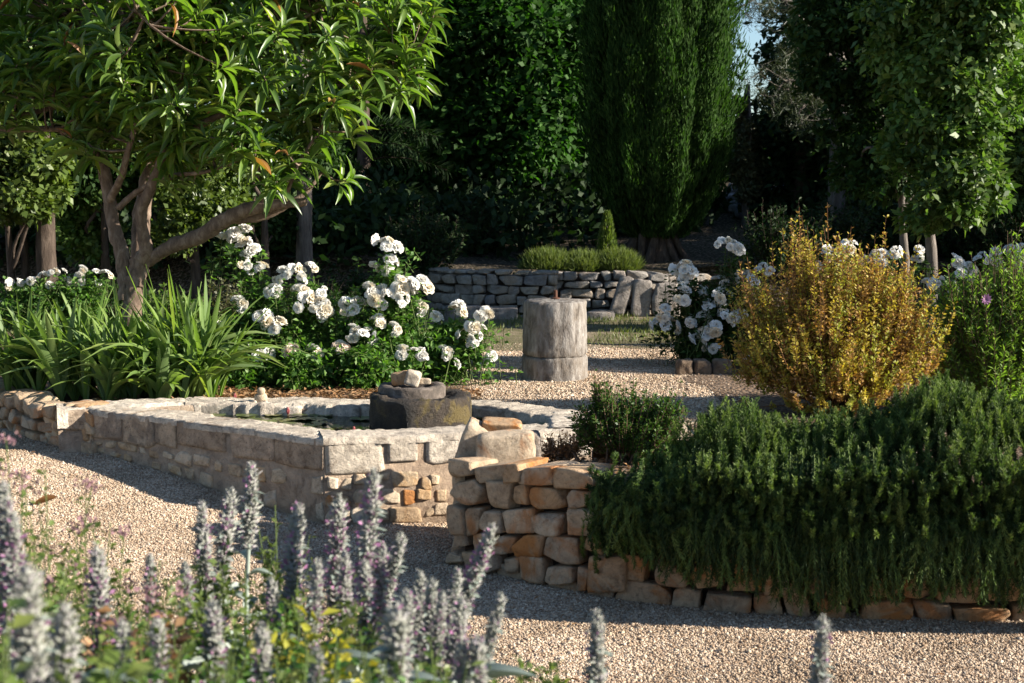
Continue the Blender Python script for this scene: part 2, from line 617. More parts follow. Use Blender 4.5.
def spaced(a, b, step, far):
    g = [b]
    s = step
    while g[-1] < far:
        s *= 1.35
        g.append(g[-1] + s)
    k = [a]
    s = step
    while k[-1] > -far:
        s *= 1.35
        k.append(k[-1] - s)
    return np.concatenate([k[:0:-1], np.arange(a, b, step), g])


mb = MB()
mb.add(*grid_sheet(spaced(-6, 6, .12, 400), spaced(2, 11, .12, 400), h_path))
tag(mb.build("gravel_path", M["gravel_ground"], smooth=True), kind="structure")

# wall lines in plan (world metres)
DRY = np.array([pz(px, py, 0)[:2] for px, py in ((447, 561), (520, 577), (600, 592), (700, 603), (850, 612), (1005, 618), (1150, 620))] + [[3.6, 5.62], [6.5, 5.7]])
PA = A_
PB = np.array([.42, 7.40])
PC = np.array([.46, 7.95])
PD = np.array([-.15, 8.42])
PE = np.array([-1.9, 8.52])
PF = np.array([-2.67, 8.26])
LOW = np.array([PF + [.26, -.205], PF + [-.03, -.02], [-2.95, 8.48], [-3.3, 8.9], [-4.2, 9.9], [-6.5, 12]])


def terrace(front, back_y, h, rows, name, mat, zfront=None):
    mb = MB()
    fr = smooth_path(front, 8)[:, :2] if len(front[0]) == 2 else front
    n = len(fr)
    t = np.linspace(0, 1, rows) ** 2.2
    X = np.repeat(fr[:, 0][None], rows, 0) * (1 + t[:, None] * .9)
    Y = fr[:, 1][None] * (1 - t[:, None]) + back_y * t[:, None]
    Z = h(X, Y)
    if zfront is not None:
        Z[0] = zfront
    V = np.stack([X, Y, Z], -1).reshape(-1, 3)
    i = np.arange(rows - 1)[:, None] * n
    j = np.arange(n - 1)[None]
    mb.add(V, np.stack([i + j, i + j + 1, i + n + j + 1, i + n + j], -1).reshape(-1, 4))
    return tag(mb.build(name, mat, smooth=True), kind="structure")


inn = np.array([.10, .12])
front = np.array([[-40, 30], [-15, 19.0], [-6.6, 12.2], [-4.25, 10.05], [-3.35, 9.05], [-2.9, 8.62], [-1.9, 8.62], [-.1, 8.5], [.52, 8.0], [.62, 7.5], [1.4, 7.4], [1.75, 7.2], [1.9, 6.6], [1.97, 5.77], [2.6, 5.75], [3.6, 5.76], [6.5, 5.85], [15, 6.2], [40, 8]])
# densify without smoothing
fd = [front[0]]
for a, b in zip(front[:-1], front[1:]):
    k = max(2, int(np.linalg.norm(b - a) / .25)) if np.linalg.norm(b - a) < 6 else 12
    fd += [a + (b - a) * i / k for i in range(1, k + 1)]
fd = np.array(fd)


def terr_sheet():
    mb = MB()
    rows = 90
    n = len(fd)
    t = np.linspace(0, 1, rows) ** 1.8
    Y = fd[:, 1][None] * (1 - t[:, None]) + 70 * t[:, None]
    X = np.repeat(fd[:, 0][None], rows, 0) * (1 + t[:, None] * 1.5)
    V = np.stack([X, Y, h_up(X, Y)], -1).reshape(-1, 3)
    i = np.arange(rows - 1)[:, None] * n
    j = np.arange(n - 1)[None]
    mb.add(V, np.stack([i + j, i + j + 1, i + n + j + 1, i + n + j], -1).reshape(-1, 4))
    tag(mb.build("gravel_court", M["court_ground"], smooth=True), kind="structure")


terr_sheet()
# bed held up by the dry stone wall, with a narrow gravel passage between it and the pond
mb = MB()
bs = np.linspace(.06, 3.2, 60)
bfx = np.interp(bs, [0, .43, .97, 1.4, 2.0, 2.6, 3.2], [-.22, .1, .5, .9, 1.4, 1.95, 2.5])
bfy = np.interp(bfx, [-.3, .036, .37, .77, 1.36, 1.95, 2.5], [6.62, 6.40, 6.13, 5.96, 5.83, 5.75, 5.73])
rowsb = []
for t in np.linspace(0, 1, 14):
    yb = bfy * (1 - t) + 6.88 * t
    rowsb.append(np.column_stack([bfx, yb, h_up(bfx, yb) + .004 + .03 * math.sin(t * 3.14)]))
rowsb.append(np.column_stack([bfx, np.full(60, 6.92), np.full(60, .2)]))
rowsb.append(np.column_stack([bfx, np.full(60, 6.98), np.full(60, -.05)]))
Vb = np.concatenate(rowsb)
i = np.arange(len(rowsb) - 1)[:, None] * 60
j = np.arange(59)[None]
mb.add(Vb, np.stack([i + j, i + j + 1, i + 60 + j + 1, i + 60 + j], -1).reshape(-1, 4))
tag(mb.build("planting_bed", M["soil"], smooth=True), kind="structure")


def patch(name, mat, poly, lift, hfun, step=.05, edge=.08, rag=.12):
    """ground cover sheet of ragged outline lying on the surface below"""
    poly = np.array(poly, float)
    xs = np.arange(poly[:, 0].min(), poly[:, 0].max() + step, step)
    ys = np.arange(poly[:, 1].min(), poly[:, 1].max() + step, step)
    X, Y = np.meshgrid(xs, ys)
    qx = X + rag * np.sin(3.1 * Y + 2 * X) * .6 + rag * np.sin(7 * Y - 3 * X) * .4
    qy = Y + rag * np.sin(2.7 * X - Y) * .6 + rag * np.sin(8 * X + 2 * Y) * .4
    ins = np.zeros(X.shape, bool)
    n = len(poly)
    for i in range(n):
        (x1, y1), (x2, y2) = poly[i], poly[(i + 1) % n]
        c = ((y1 > qy) != (y2 > qy)) & (qx < (x2 - x1) * (qy - y1) / (y2 - y1 + 1e-12) + x1)
        ins ^= c
    Z = hfun(X, Y) + lift
    V = np.stack([X, Y, Z], -1).reshape(-1, 3)
    nx = len(xs)
    i, j = np.nonzero(ins[:-1, :-1] & ins[1:, :-1] & ins[:-1, 1:] & ins[1:, 1:])
    a = i * nx + j
    mb = MB()
    mb.add(V, np.stack([a, a + 1, a + nx + 1, a + nx], -1))
    return tag(mb.build(name, mat, smooth=True), kind="structure")


patch("flower_bed", M["soil"], [(-2.9, 8.7), (-.1, 8.6), (-.25, 9.1), (-.6, 10.4), (-1.2, 12.4), (-9, 14), (-6, 11.6)], .007, h_up)
patch("shrub_bed", M["soil"], [(2.1, 6.1), (2.6, 5.95), (7, 6.05), (7, 12), (2.4, 12), (1.3, 10.7), (1.25, 9.5), (1.2, 8.3), (1.0, 7.65), (1.5, 7.6), (2.0, 7.3)], .007, h_up)
patch("lawn", M["turf"], [(-14, 14.2), (-1.2, 12.0), (-.5, 11.6), (3, 11.8), (12, 11), (16, 16), (-14, 17)], .006, h_up, .07)

# terrace behind the low back wall, rising as a wooded hillside
WALLY = 15.2


def h_hill(x, y):
    return .82 + .105 * np.clip(y - 15.9, 0, 13) + wav(x, y, .02)


mb = MB()
xs = np.concatenate([np.linspace(-90, -8, 30), np.arange(-7.8, 8, .25), np.linspace(8.2, 90, 30)])
bl = np.interp(xs, [-90, -6, -.9, -.2, .1, 1.8, 2.4, 8, 90], [20, 17.5, 15.6, 15.2, 15.2, 15.25, 15.4, 16.0, 19])
rows = 60
t = np.linspace(0, 1, rows) ** 1.6
Y = bl[None] + t[:, None] * 110
X = np.repeat(xs[None], rows, 0)
Z = h_hill(X, Y)
Z[0] = .3
onw = (xs > -.85) & (xs < 1.75)
Y[0] = np.where(onw, bl + .1, bl - .4)
Y[1] = np.where(onw, bl + .14, bl + .6)
V = np.stack([X, Y, Z], -1).reshape(-1, 3)
n = len(xs)
i = np.arange(rows - 1)[:, None] * n
j = np.arange(n - 1)[None]
mb.add(V, np.stack([i + j, i + j + 1, i + n + j + 1, i + n + j], -1).reshape(-1, 4))
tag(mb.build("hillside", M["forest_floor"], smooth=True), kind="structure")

# raised bed the near plants grow in
BEDZ = .56


def h_bed(x, y):
    e = np.clip((3.6 - y) / .6, 0, 1) * np.clip((2.6 - np.abs(x)) / .6, 0, 1)
    e = e * e * (3 - 2 * e)
    return -.1 + (BEDZ + .1) * e + wav(x * 2, y * 2, .012)


mb = MB()
mb.add(*grid_sheet(np.arange(-2.7, 2.71, .07), np.arange(-.6, 3.95, .07), h_bed))
tag(mb.build("raised_soil_bed", M["soil"], smooth=True), kind="structure")

# ------------------------------------------------------------------ stones
bm = bmesh.new()
bmesh.ops.create_cube(bm, size=2)
bmesh.ops.subdivide_edges(bm, edges=bm.edges[:], cuts=8, use_grid_fill=True)
bm.verts.ensure_lookup_table()
ST_V = np.array([v.co[:] for v in bm.verts])
ST_F = np.array([[v.index for v in f.verts] for f in bm.faces])
bm.free()


def rock_shape(k=7, cuts=6, lo=.80, hi=1.05, nz=.03):
    p = ST_V.copy()
    p = p / ((np.abs(p) ** k).sum(1, keepdims=True) ** (1 / k))
    for _ in range(cuts):
        nn = unit(rng.normal(size=3))
        d = np.abs(nn).sum() * rng.uniform(lo * .80, .99)
        e = p @ nn - d
        p = p - np.where(e > 0, e, 0)[:, None] * nn[None]
    disp = np.zeros(len(p))
    for f_ in (2.5, 4, 6, 9, 13):
        w_ = rvec(2) * f_ * rng.uniform(.8, 1.2)
        ph = rng.uniform(0, 6.3, 2)
        disp += np.sin(p @ w_[0] + ph[0]) * np.sin(p @ w_[1] + ph[1]) / f_ * 2.5
    return p + unit(p) * (disp * nz)[:, None] + rng.normal(size=p.shape) * nz * .12


class Path:
    def __init__(self, pts, out_sign):
        self.p = np.asarray(pts, float)
        seg = np.diff(self.p, axis=0)
        self.s = np.concatenate([[0], np.cumsum(np.linalg.norm(seg, axis=1))])
        tn = unit(np.vstack([seg[:1], (seg[:-1] + seg[1:]) if len(seg) > 1 else np.zeros((0, 2)), seg[-1:]]))
        self.nrm = np.stack([tn[:, 1], -tn[:, 0]], -1) * out_sign
        self.len = self.s[-1]

    def at(self, s, o=0):
        s = np.asarray(s)
        f = lambda c: np.interp(s, self.s, c)
        x, y = f(self.p[:, 0]), f(self.p[:, 1])
        nx, ny = f(self.nrm[:, 0]), f(self.nrm[:, 1])
        ext = np.where(s < 0, s, np.where(s > self.len, s - self.len, 0))
        if np.any(ext != 0):
            t0 = self.p[1] - self.p[0]
            t0 = t0 / np.linalg.norm(t0)
            t1 = self.p[-1] - self.p[-2]
            t1 = t1 / np.linalg.norm(t1)
            x = x + np.where(ext < 0, t0[0], t1[0]) * ext
            y = y + np.where(ext < 0, t0[1], t1[1]) * ext
        return np.stack([x + nx * o, y + ny * o], -1)


def wall_stone(mb, quad, path, out, depth, mat=0, k=34, cuts=4, nz=.022, lo=.84, inpl=.68):
    q = np.array(quad, float)      # bl, br, tr, tl as (s, z)
    p = rock_shape(k, cuts, nz=nz, lo=lo)
    for _ in range(rng.integers(2, 5)):
        th = rng.uniform(0, 6.283)
        nn = np.array([math.cos(th), rng.uniform(-.3, .3), math.sin(th)])
        d = (abs(nn[0]) + abs(nn[2])) * rng.uniform(inpl, .98)
        e = p @ nn - d
        p = p - np.where(e > 0, e, 0)[:, None] * nn[None]
    a, b = (p[:, 0] + 1) / 2, (p[:, 2] + 1) / 2
    sz = (1 - a)[:, None] * (1 - b)[:, None] * q[0] + a[:, None] * (1 - b)[:, None] * q[1] + a[:, None] * b[:, None] * q[2] + (1 - a)[:, None] * b[:, None] * q[3]
    o = out - depth * (p[:, 1] + 1) / 2
    xy = path.at(sz[:, 0], o)
    mb.add(np.column_stack([xy, sz[:, 1]]), ST_F, mat)


def courses(s0, s1, zb, zt, hs, ws, jit=.012, gap=.006):
    out = []
    z = 0.0
    H = lambda s: zt(s) - zb(s)
    fr = [0]
    mid = (s0 + s1) / 2
    tot = H(mid)
    while fr[-1] < .999:
        f = fr[-1] + rng.uniform(*hs) / tot
        if 1 - f < .6 * hs[0] / tot:
            f = 1
        fr.append(min(f, 1))
    for a, b in zip(fr[:-1], fr[1:]):
        s = s0 + rng.uniform(-.05, .0)
        while s < s1:
            wd = rng.uniform(*ws)
            e = s + wd
            j = lambda: rng.uniform(-jit, jit)
            zz = lambda ss, ff: zb(ss) + H(ss) * ff
            out.append([(s + gap + j(), zz(s, a) + gap * .6 + j() * .5), (e - gap + j(), zz(e, a) + gap * .6 + j() * .5),
                        (e - gap + j(), zz(e, b) - gap * .6 + j()), (s + gap + j(), zz(s, b) - gap * .6 + j())])
            s = e
    return out


def ring_body(mb, path, o0, o1, zb, zt, n=60, mat=0, s0=0, s1=None):
    s1 = path.len if s1 is None else s1
    s = np.linspace(s0, s1, n)
    A, B = path.at(s, o0), path.at(s, o1)
    zb = np.broadcast_to(zb(s) if callable(zb) else zb, s.shape)
    zt = np.broadcast_to(zt(s) if callable(zt) else zt, s.shape)
    V = np.stack([np.column_stack([A, zb]), np.column_stack([A, zt]), np.column_stack([B, zt]), np.column_stack([B, zb])], 1).reshape(-1, 3)
    i = np.arange(n - 1) * 4
    f = [np.stack([i + a, i + 4 + a, i + 4 + (a + 1) % 4, i + (a + 1) % 4], -1) for a in range(4)]
    mb.add(V, np.vstack(f), mat)
    mb.add(V[[0, 1, 2, 3, -4, -3, -2, -1]], [(0, 1, 2, 3), (7, 6, 5, 4)], mat)


# --- right-hand dry stone wall
drywall = thing("dry_stone_wall", (DRY[0][0], DRY[0][1], 0), "tan and orange dry stone wall in front, under the hanging rosemary", "wall")
dp = Path(smooth_path(DRY, 6), 1)
ss = np.linspace(0, dp.len, 300)
xy = dp.at(ss)
spx = 512 + F * xy[:, 0] / (xy[:, 1] * cp + (1.7 - .25) * sp_)


def px_to_sz(px, py):
    s = float(np.interp(px, spx, ss))
    y = dp.at(np.array([s]))[0, 1]
    return s, pd(px, py, y)[2]


RECTS = [(72, 185, 165, 258), (168, 212, 272, 278), (275, 206, 360, 275), (345, 222, 466, 290), (468, 225, 625, 298),
         (72, 262, 190, 368), (195, 278, 316, 385), (318, 282, 378, 374), (378, 294, 505, 380), (509, 304, 602, 370),
         (66, 362, 129, 468), (132, 374, 190, 472), (192, 388, 272, 470), (275, 374, 388, 472), (391, 390, 499, 478), (503, 368, 638, 478),
         (70, 472, 143, 537), (146, 475, 226, 545), (228, 478, 318, 543), (322, 474, 428, 556), (432, 482, 575, 588), (575, 475, 668, 545),
         (62, 542, 118, 592), (120, 540, 190, 602), (192, 548, 264, 620), (268, 548, 338, 632), (341, 560, 438, 652), (442, 590, 556, 662), (556, 600, 600, 683), (598, 548, 742, 690)]
mbs = MB()
for (x0, y0, x1, y1) in RECTS:
    q = []
    for (x, y) in ((x0, y1), (x1, y1), (x1, y0), (x0, y0)):
        x += rng.uniform(-13, 13)
        y += rng.uniform(-9, 9)
        q.append(px_to_sz(430 + x / 3.795, 410 + y / 3.795))
    wall_stone(mbs, q, dp, rng.uniform(.0, .018), rng.uniform(.2, .26), int(rng.random() < .10), cuts=5, lo=.86)
# bottom filler + remaining wall to the right
s600 = px_to_sz(622, 500)[0]
for q in courses(s600, dp.len, lambda s: -.04, lambda s: .46, (.085, .13), (.12, .26), .016):
    wall_stone(mbs, q, dp, rng.uniform(-.01, .03), rng.uniform(.18, .25), int(rng.random() < .16), cuts=5, lo=.86)
for q in courses(-.02, s600, lambda s: -.08, lambda s: .03 - .0 * s, (.1, .12), (.1, .2)):
    wall_stone(mbs, q, dp, -.02, .2, 0)
ret = Path([DRY[0] + [.03, .0], [-.24, 6.95]], -1)
for q in courses(.05, ret.len, lambda s: -.05, lambda s: .465, (.09, .13), (.12, .22), .012):
    wall_stone(mbs, q, ret, rng.uniform(0, .02), .2, int(rng.random() < .15))
mbs.build("stones", [M["dry_stone"], M["orange_stone"]], drywall, origin=drywall.location)
mbc = MB()
ring_body(mbc, dp, -.07, -.3, -.1, .41, 80, s0=.05)
ring_body(mbc, ret, -.07, -.2, -.1, .41, 20, s0=.1)
mbc.build("earth_filling", M["earth_core"], drywall, origin=drywall.location)


def rock(name, c, size, mat, label, cat="rock", group=None, rot=0, tilt=0, k=5, cuts=9):
    p = rock_shape(k + 4, cuts, .80, .95, .04) * np.array(size) / 2
    c_, s_ = math.cos(tilt), math.sin(tilt)
    p = np.stack([p[:, 0] * c_ - p[:, 2] * s_, p[:, 1], p[:, 0] * s_ + p[:, 2] * c_], -1)
    c_, s_ = math.cos(rot), math.sin(rot)
    p = np.stack([p[:, 0] * c_ - p[:, 1] * s_, p[:, 0] * s_ + p[:, 1] * c_, p[:, 2]], -1)
    mb = MB()
    mb.add(p + np.array(c), ST_F)
    b = np.array([c[0], c[1], c[2] + p[:, 2].min()])
    return tag(mb.build(name, mat, origin=b), label, cat, group)


g = "loose rocks on the wall end"
def at_px(px, py, y):
    return pd(px, py, y)
rock("rock", at_px(474, 442, 6.62), (.13, .16, .21), M["dry_stone"], "upright tan rock at the left end of the dry wall top", group=g, tilt=-.25)
rock("rock", at_px(506, 449, 6.55), (.27, .2, .17), M["dry_stone"], "largest wedge shaped tan rock resting on the dry wall end", group=g, tilt=.06, cuts=12)
rock("rock", at_px(502, 426.5, 6.66), (.19, .15, .07), M["orange_stone"], "flat orange rock topmost on the pile at the wall end", group=g, tilt=-.05)
rock("rock", at_px(527, 445, 6.72), (.13, .14, .13), M["grey_stone"], "grey rock at the right of the pile on the wall end", group=g)

# --- pool
pool = thing("stone_pool", (PA[0], PA[1], 0), "raised stone pond with pale coping blocks and mortared rubble sides", "pond")
mw, mc, mr = MB(), MB(), MB()
TOP = .445
segs = [(PF, PA, 1), (PA, PB, 1), (PB, PC, 1), (PC, PD, 1), (PD, PE, 1), (PE, PF, 1)]
cuts_front = None
for a, b, sg in segs:
    pth = Path([a, b], sg)
    ring_body(mw, pth, -.002, -.235, -.2, TOP - .02, 24)
    low = lambda s, P=pth: h_path(P.at(s)[..., 0], P.at(s)[..., 1])
    L = pth.len
    sarr = np.linspace(0, L, 400)
    q = pth.at(sarr)
    qq = 512 + F * q[:, 0] / (q[:, 1] * cp + (1.7 - TOP) * sp_)
    if a is PF:
        bx = np.interp([52, 73, 123, 155, 177, 226, 275, 321], qq, sarr)
        bx[-1] = L + .004
        blocks = [(bx[k_], bx[k_ + 1], h_) for k_, h_ in enumerate([.11, .15, .18, .16, .13, .15, .17])]
    elif a is PA:
        bx = np.interp([321, 384, 387, 418, 426, 466, 468, 500, 503, 548, 550, 580], qq, sarr)
        blocks = [(bx[2 * k_], bx[2 * k_ + 1], h_) for k_, h_ in enumerate([.17, .125, .14, .13, .14, .15])]
        blocks[-1] = (blocks[-1][0], L, .15)
    else:
        k = max(2, int(L / .35))
        bx = np.linspace(0, L, k + 1) + np.concatenate([[0], rng.uniform(-.04, .04, k - 1), [0]])
        blocks = [(bx[k_], bx[k_ + 1], .13) for k_ in range(k)]
    for i, (b0_, b1_, hh) in enumerate(blocks):
        s0, s1 = b0_ + (.002 if i else 0), b1_ - .002
        tz = TOP + rng.uniform(-.004, .004)
        j = lambda c=.008: rng.uniform(-c, c)
        dz = TOP - hh
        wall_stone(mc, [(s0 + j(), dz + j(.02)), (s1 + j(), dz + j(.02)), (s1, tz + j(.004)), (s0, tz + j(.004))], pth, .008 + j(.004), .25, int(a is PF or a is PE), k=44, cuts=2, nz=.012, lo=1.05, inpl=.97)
    if a is PF or a is PA:
        # embedded rubble
        if a is PA:
            for (x0, y0, x1, y1) in [(310, 305, 382, 358), (384, 300, 420, 335), (450, 290, 515, 338), (522, 294, 672, 384), (690, 330, 745, 398), (742, 312, 800, 372), (150, 318, 222, 388), (132, 415, 290, 492), (228, 330, 292, 400), (648, 395, 740, 455), (778, 402, 845, 466),
                                     (460, 388, 572, 476), (588, 398, 655, 482), (512, 500, 685, 580), (706, 486, 760, 548), (758, 468, 846, 536), (132, 512, 200, 585), (290, 495, 385, 585), (300, 400, 370, 470), (210, 515, 275, 570), (385, 420, 445, 480), (420, 500, 500, 570)]:
                q_ = []
                for (x, y) in ((x0, y1), (x1, y1), (x1, y0), (x0, y0)):
                    x, y = 300 + (x + rng.uniform(-7, 7)) / 5.69, 420 + (y + rng.uniform(-7, 7)) / 5.69
                    s_i = float(np.interp(x, qq, sarr))
                    q_.append((s_i, pd(x, y, pth.at(np.array([s_i]))[0, 1])[2]))
                wall_stone(mr, q_, pth, rng.uniform(.004, .016), .09, int(x0 in (132, 588) and y0 < 420), k=18, cuts=6, lo=.8, nz=.03, inpl=.7)
            cand = courses(1.0, L, low, lambda s: TOP - .17 + 0 * s, (.06, .1), (.08, .18), .014, .012)
        else:
            cand = courses(.02, L - .02, low, lambda s: TOP - .17 + 0 * s, (.055, .085), (.07, .17), .016, .008)
        if a is PF:
            for q in courses(-.07, .24, low, lambda s: TOP - .012 + 0 * s, (.07, .1), (.10, .17), .014, .004):
                wall_stone(mr, q, pth, .035, .14, 0, cuts=5, lo=.84)
        for q in cand:
            q = np.array(q)
            if q[:, 0].max() > L + .01 or q[:, 0].min() < -.01:
                q[:, 0] = np.clip(q[:, 0], 0.0, L)
            if np.ptp(q[:, 0]) < .03 or rng.random() < .12:
                continue
            q = q.mean(0) + (q - q.mean(0)) * rng.uniform(.75, 1.0)
            wall_stone(mr, q, pth, rng.uniform(.002, .012), .09, int(rng.random() < .06), k=18, cuts=6, lo=.8, nz=.03, inpl=.7)
mcap = MB()
for si, (a, b, sg) in enumerate(segs):
    pth = Path([a, b], sg)
    m_s = max(10, int(pth.len / .02))
    ss_ = np.linspace(-.005, pth.len + .005, m_s)
    rows_ = []
    ro = .004 + .010 * np.cumsum(rng.normal(size=m_s)) / 6 % .012
    ri = -.24 + .012 * np.sin(ss_ * 13) + .006 * rng.normal(size=m_s)
    ztop = TOP + .006 + .0015 * si
    zw = .004 * np.sin(ss_ * 9 + si) + .0015 * rng.normal(size=m_s)
    rows_.append(np.column_stack([pth.at(ss_, 0) + pth.nrm[0] * ro[:, None], TOP - .03 + zw]))
    for f_ in np.linspace(0, 1, 9):
        o_ = ro * (1 - f_) + ri * f_
        edge = -.006 if f_ in (0.0, 1.0) else 0
        rows_.append(np.column_stack([pth.at(ss_, 0) + pth.nrm[0] * o_[:, None], ztop + zw + edge + .0025 * rng.normal(size=m_s)]))
    rows_.append(np.column_stack([pth.at(ss_, 0) + pth.nrm[0] * ri[:, None], np.full(m_s, TOP - .1)]))
    V_ = np.concatenate(rows_)
    i_ = np.arange(len(rows_) - 1)[:, None] * m_s
    j_ = np.arange(m_s - 1)[None]
    mcap.add(V_, np.stack([i_ + j_, i_ + j_ + 1, i_ + m_s + j_ + 1, i_ + m_s + j_], -1).reshape(-1, 4))
mcap.build("capping", M["coping_stone"], pool, origin=pool.location)
mw.build("mortar_wall", M["mortar"], pool, origin=pool.location)
mr.build("rubble_stones", [M["rubble_stone"], M["orange_stone"]], pool, origin=pool.location)
mc.build("coping", [M["coping_stone"], M["shaded_coping"]], pool, origin=pool.location)
WZ = .385
mb = MB()
wp = np.array([PF + [.22, .02], PA + [.08, .2], PB + [-.18, .2], PC + [-.2, -.1], PD + [-.08, -.2], PE + [.1, -.2]])
mb.add(np.column_stack([wp, np.full(6, WZ)]), np.array([[0, 1, 2], [0, 2, 3], [0, 3, 4], [0, 4, 5]]))
tag(mb.build("water", M["pond_water"]), kind="structure")

# low rough wall continuing to the left
lw = thing("low_stone_wall", (LOW[0][0], LOW[0][1], .2), "low rough rubble wall at the left edge, running up from the pond", "wall")
lp = Path(smooth_path(LOW, 5), -1)
lowz = lambda s: h_path(lp.at(s)[..., 0], lp.at(s)[..., 1]) - .03
mb, mb2 = MB(), MB()
for q in courses(.03, lp.len, lowz, lambda s: .455 + .015 * np.sin(9 * s), (.06, .09), (.1, .2), .016):
    wall_stone(mb, q, lp, rng.uniform(0, .03), .22, 0, k=9, cuts=6, lo=.82)
mb.build("stones", [M["dry_stone"], M["orange_stone"]], lw, origin=lw.location)
ring_body(mb2, lp, -.05, -.22, lambda s: lowz(s) - .2, .41, 40, s0=.42)
mb2.build("mortar", M["mortar"], lw, origin=lw.location)

# --- fountain basin standing in the pool
fx, fy = pz(417, 432, WZ)[:2] + np.array([0, .24])
fb = thing("fountain_basin", (fx, fy, WZ), "dark mossy round stone fountain basin standing in the pond", "fountain")
mb = MB()
n = 48
a = np.linspace(0, 2 * math.pi, n, endpoint=False)
rad = .285 + .012 * np.sin(3 * a + 1) + .008 * np.sin(7 * a)
rad = .288 * (1 + .010 * np.sin(3 * a + 1) + .008 * np.sin(7 * a) + .006 * np.sin(13 * a))
prof = [(.96, -.25), (.99, .02), (1.0, .07), (.985, .12), (1.0, .155), (.965, .172), (.9, .178), (.72, .174), (.66, .155), (.6, .145), (.02, .14)]
V = []
for (f, z) in prof:
    q = rad * f * (1 + .012 * rng.normal(size=n))
    V.append(np.stack([fx + q * np.cos(a), fy + q * np.sin(a), WZ + z + .006 * rng.normal(size=n)], -1))
V = np.concatenate(V)
k = len(prof)
i = np.arange(k - 1)[:, None] * n
j = np.arange(n)[None]
mb.add(V, np.stack([i + j, i + (j + 1) % n, i + n + (j + 1) % n, i + n + j], -1).reshape(-1, 4))
mb.build("basin", M["mossy_stone"], fb, smooth=True, origin=fb.location)
mb = MB()
n = 40
a = np.linspace(0, 2 * math.pi, n, endpoint=False)
cx, cy = fx - .05, fy + .10
V = []
prof = [(.19, .13), (.192, .202), (.185, .214), (.15, .216), (.125, .21), (.11, .19), (.01, .185)]
for (f, z) in prof:
    q = f * (1 + .02 * rng.normal(size=n) * .6)
    V.append(np.stack([cx + q * np.cos(a), cy + q * np.sin(a) * .9, WZ + z + .003 * rng.normal(size=n)], -1))
V = np.concatenate(V)
k = len(prof)
i = np.arange(k - 1)[:, None] * n
j = np.arange(n)[None]
mb.add(V, np.stack([i + j, i + (j + 1) % n, i + n + (j + 1) % n, i + n + j], -1).reshape(-1, 4))
mb.build("upper_ring", M["ring_stone"], fb, origin=fb.location)
rz = WZ + .216
rock("rock", (fx - .12, fy + .14, rz + .03), (.10, .09, .07), M["orange_stone"], "orange rock resting on the fountain's upper ring", tilt=.2)
rock("rock", (fx - .045, fy + .12, rz + .034), (.085, .09, .085), M["pale_rock"], "pale grey rock beside the orange one on the fountain", tilt=-.3)
rock("rock", (fx + .02, fy + .15, rz + .013), (.07, .06, .035), M["dry_stone"], "small flat tan stone behind the fountain's pale rock")

# --- water lilies
lily = [(235, 404, .06, "lily with tall brown-red bud near the pond's left coping"),
        (288, 414, .035, "lily with small rosy bud lying low on the water"),
        (354, 434, .035, "lily with red bud just left of the dark fountain"),
        (434, 436, .035, "lily with red bud in front of the dark fountain"),
        (497, 424, .03, "lily with bud behind the rock pile on the wall end"),
        (566, 428, .03, "lily with dark red bud at the pond's right end")]


def pad(mb, c, r, z):
    n = 16
    a0 = rng.uniform(0, 6.28)
    a = a0 + np.linspace(.25, 2 * math.pi - .1, n)
    q = r * (1 + .04 * rng.normal(size=n))
    V = np.vstack([[c[0], c[1], z + .002], np.stack([c[0] + q * np.cos(a), c[1] + q * np.sin(a), z + rng.uniform(0, .008, n)], -1)])
    mb.add(V, np.array([(0, i, i + 1) for i in range(1, n)]))


for (px, py, h, lab) in lily:
    c = pz(px, py, WZ + .01)
    lt = thing("water_lily", (c[0], c[1], WZ), lab, "water lily", "water lilies in the pond")
    mb = MB()
    for k in range(rng.integers(3, 6)):
        d = rng.uniform(-.2, .2, 2) * [1, .4]
        pad(mb, c[:2] + d, rng.uniform(.035, .065), WZ + .004 + .004 * k)
    mb.build("pads", M["lily_pad"], lt, origin=lt.location)
    mb = MB()
    tube(mb, [(c[0], c[1], WZ - .02), (c[0] + .003, c[1], WZ + h - .028)], .004, .004, 6)
    for k in range(8):
        a = k * .785
        D = np.array([[math.cos(a) * .45, math.sin(a) * .45, 1]])
        leaves(mb, np.array([[c[0], c[1], WZ + h - .03]]), D, np.array([[-math.cos(a), -math.sin(a), .3]]), .042, .022, tpl_leaf(4, .3, -.35, .5), 1)
    mb.build("bud", [M["rose_leaf"], M["lily_bud"]], lt, smooth=True, origin=lt.location)
mb = MB()
for _ in range(130):
    u, v = rng.random(2)
    x = -2.2 + 2.6 * u
    y = 7.45 + .75 * v + .2 * (x < -1) * 1
    if x < -.9 and y < 7.32 + (-.9 - x) * .68 + .1:
        continue
    if (x - fx) ** 2 + (y - fy) ** 2 < .1:
        continue
    pad(mb, (x, y), rng.uniform(.03, .07), WZ + .003 + .006 * rng.random())
tag(mb.build("floating_lily_pads", M["lily_pad"]), kind="stuff")

# little stone ornament on the far coping
c = pz(261, 403, TOP)
orn = thing("stone_ornament", (c[0], c[1], TOP), "small squat pale stone figure sitting on the pond's far coping", "ornament")
mb = MB()
p = rock_shape(2.4, 4, .8, 1)
mb.add(p * [.038, .03, .032] + [c[0], c[1], TOP + .03], ST_F)
mb.add(rock_shape(2.4, 3) * [.024, .022, .022] + [c[0] + .003, c[1] - .008, TOP + .072], ST_F)
mb.add(rock_shape(2.2, 2) * [.012, .015, .01] + [c[0] - .032, c[1] - .02, TOP + .01], ST_F)
mb.add(rock_shape(2.2, 2) * [.012, .015, .01] + [c[0] + .032, c[1] - .02, TOP + .01], ST_F)
mb.build("body", M["rubble_stone"], orn, smooth=True, origin=orn.location)

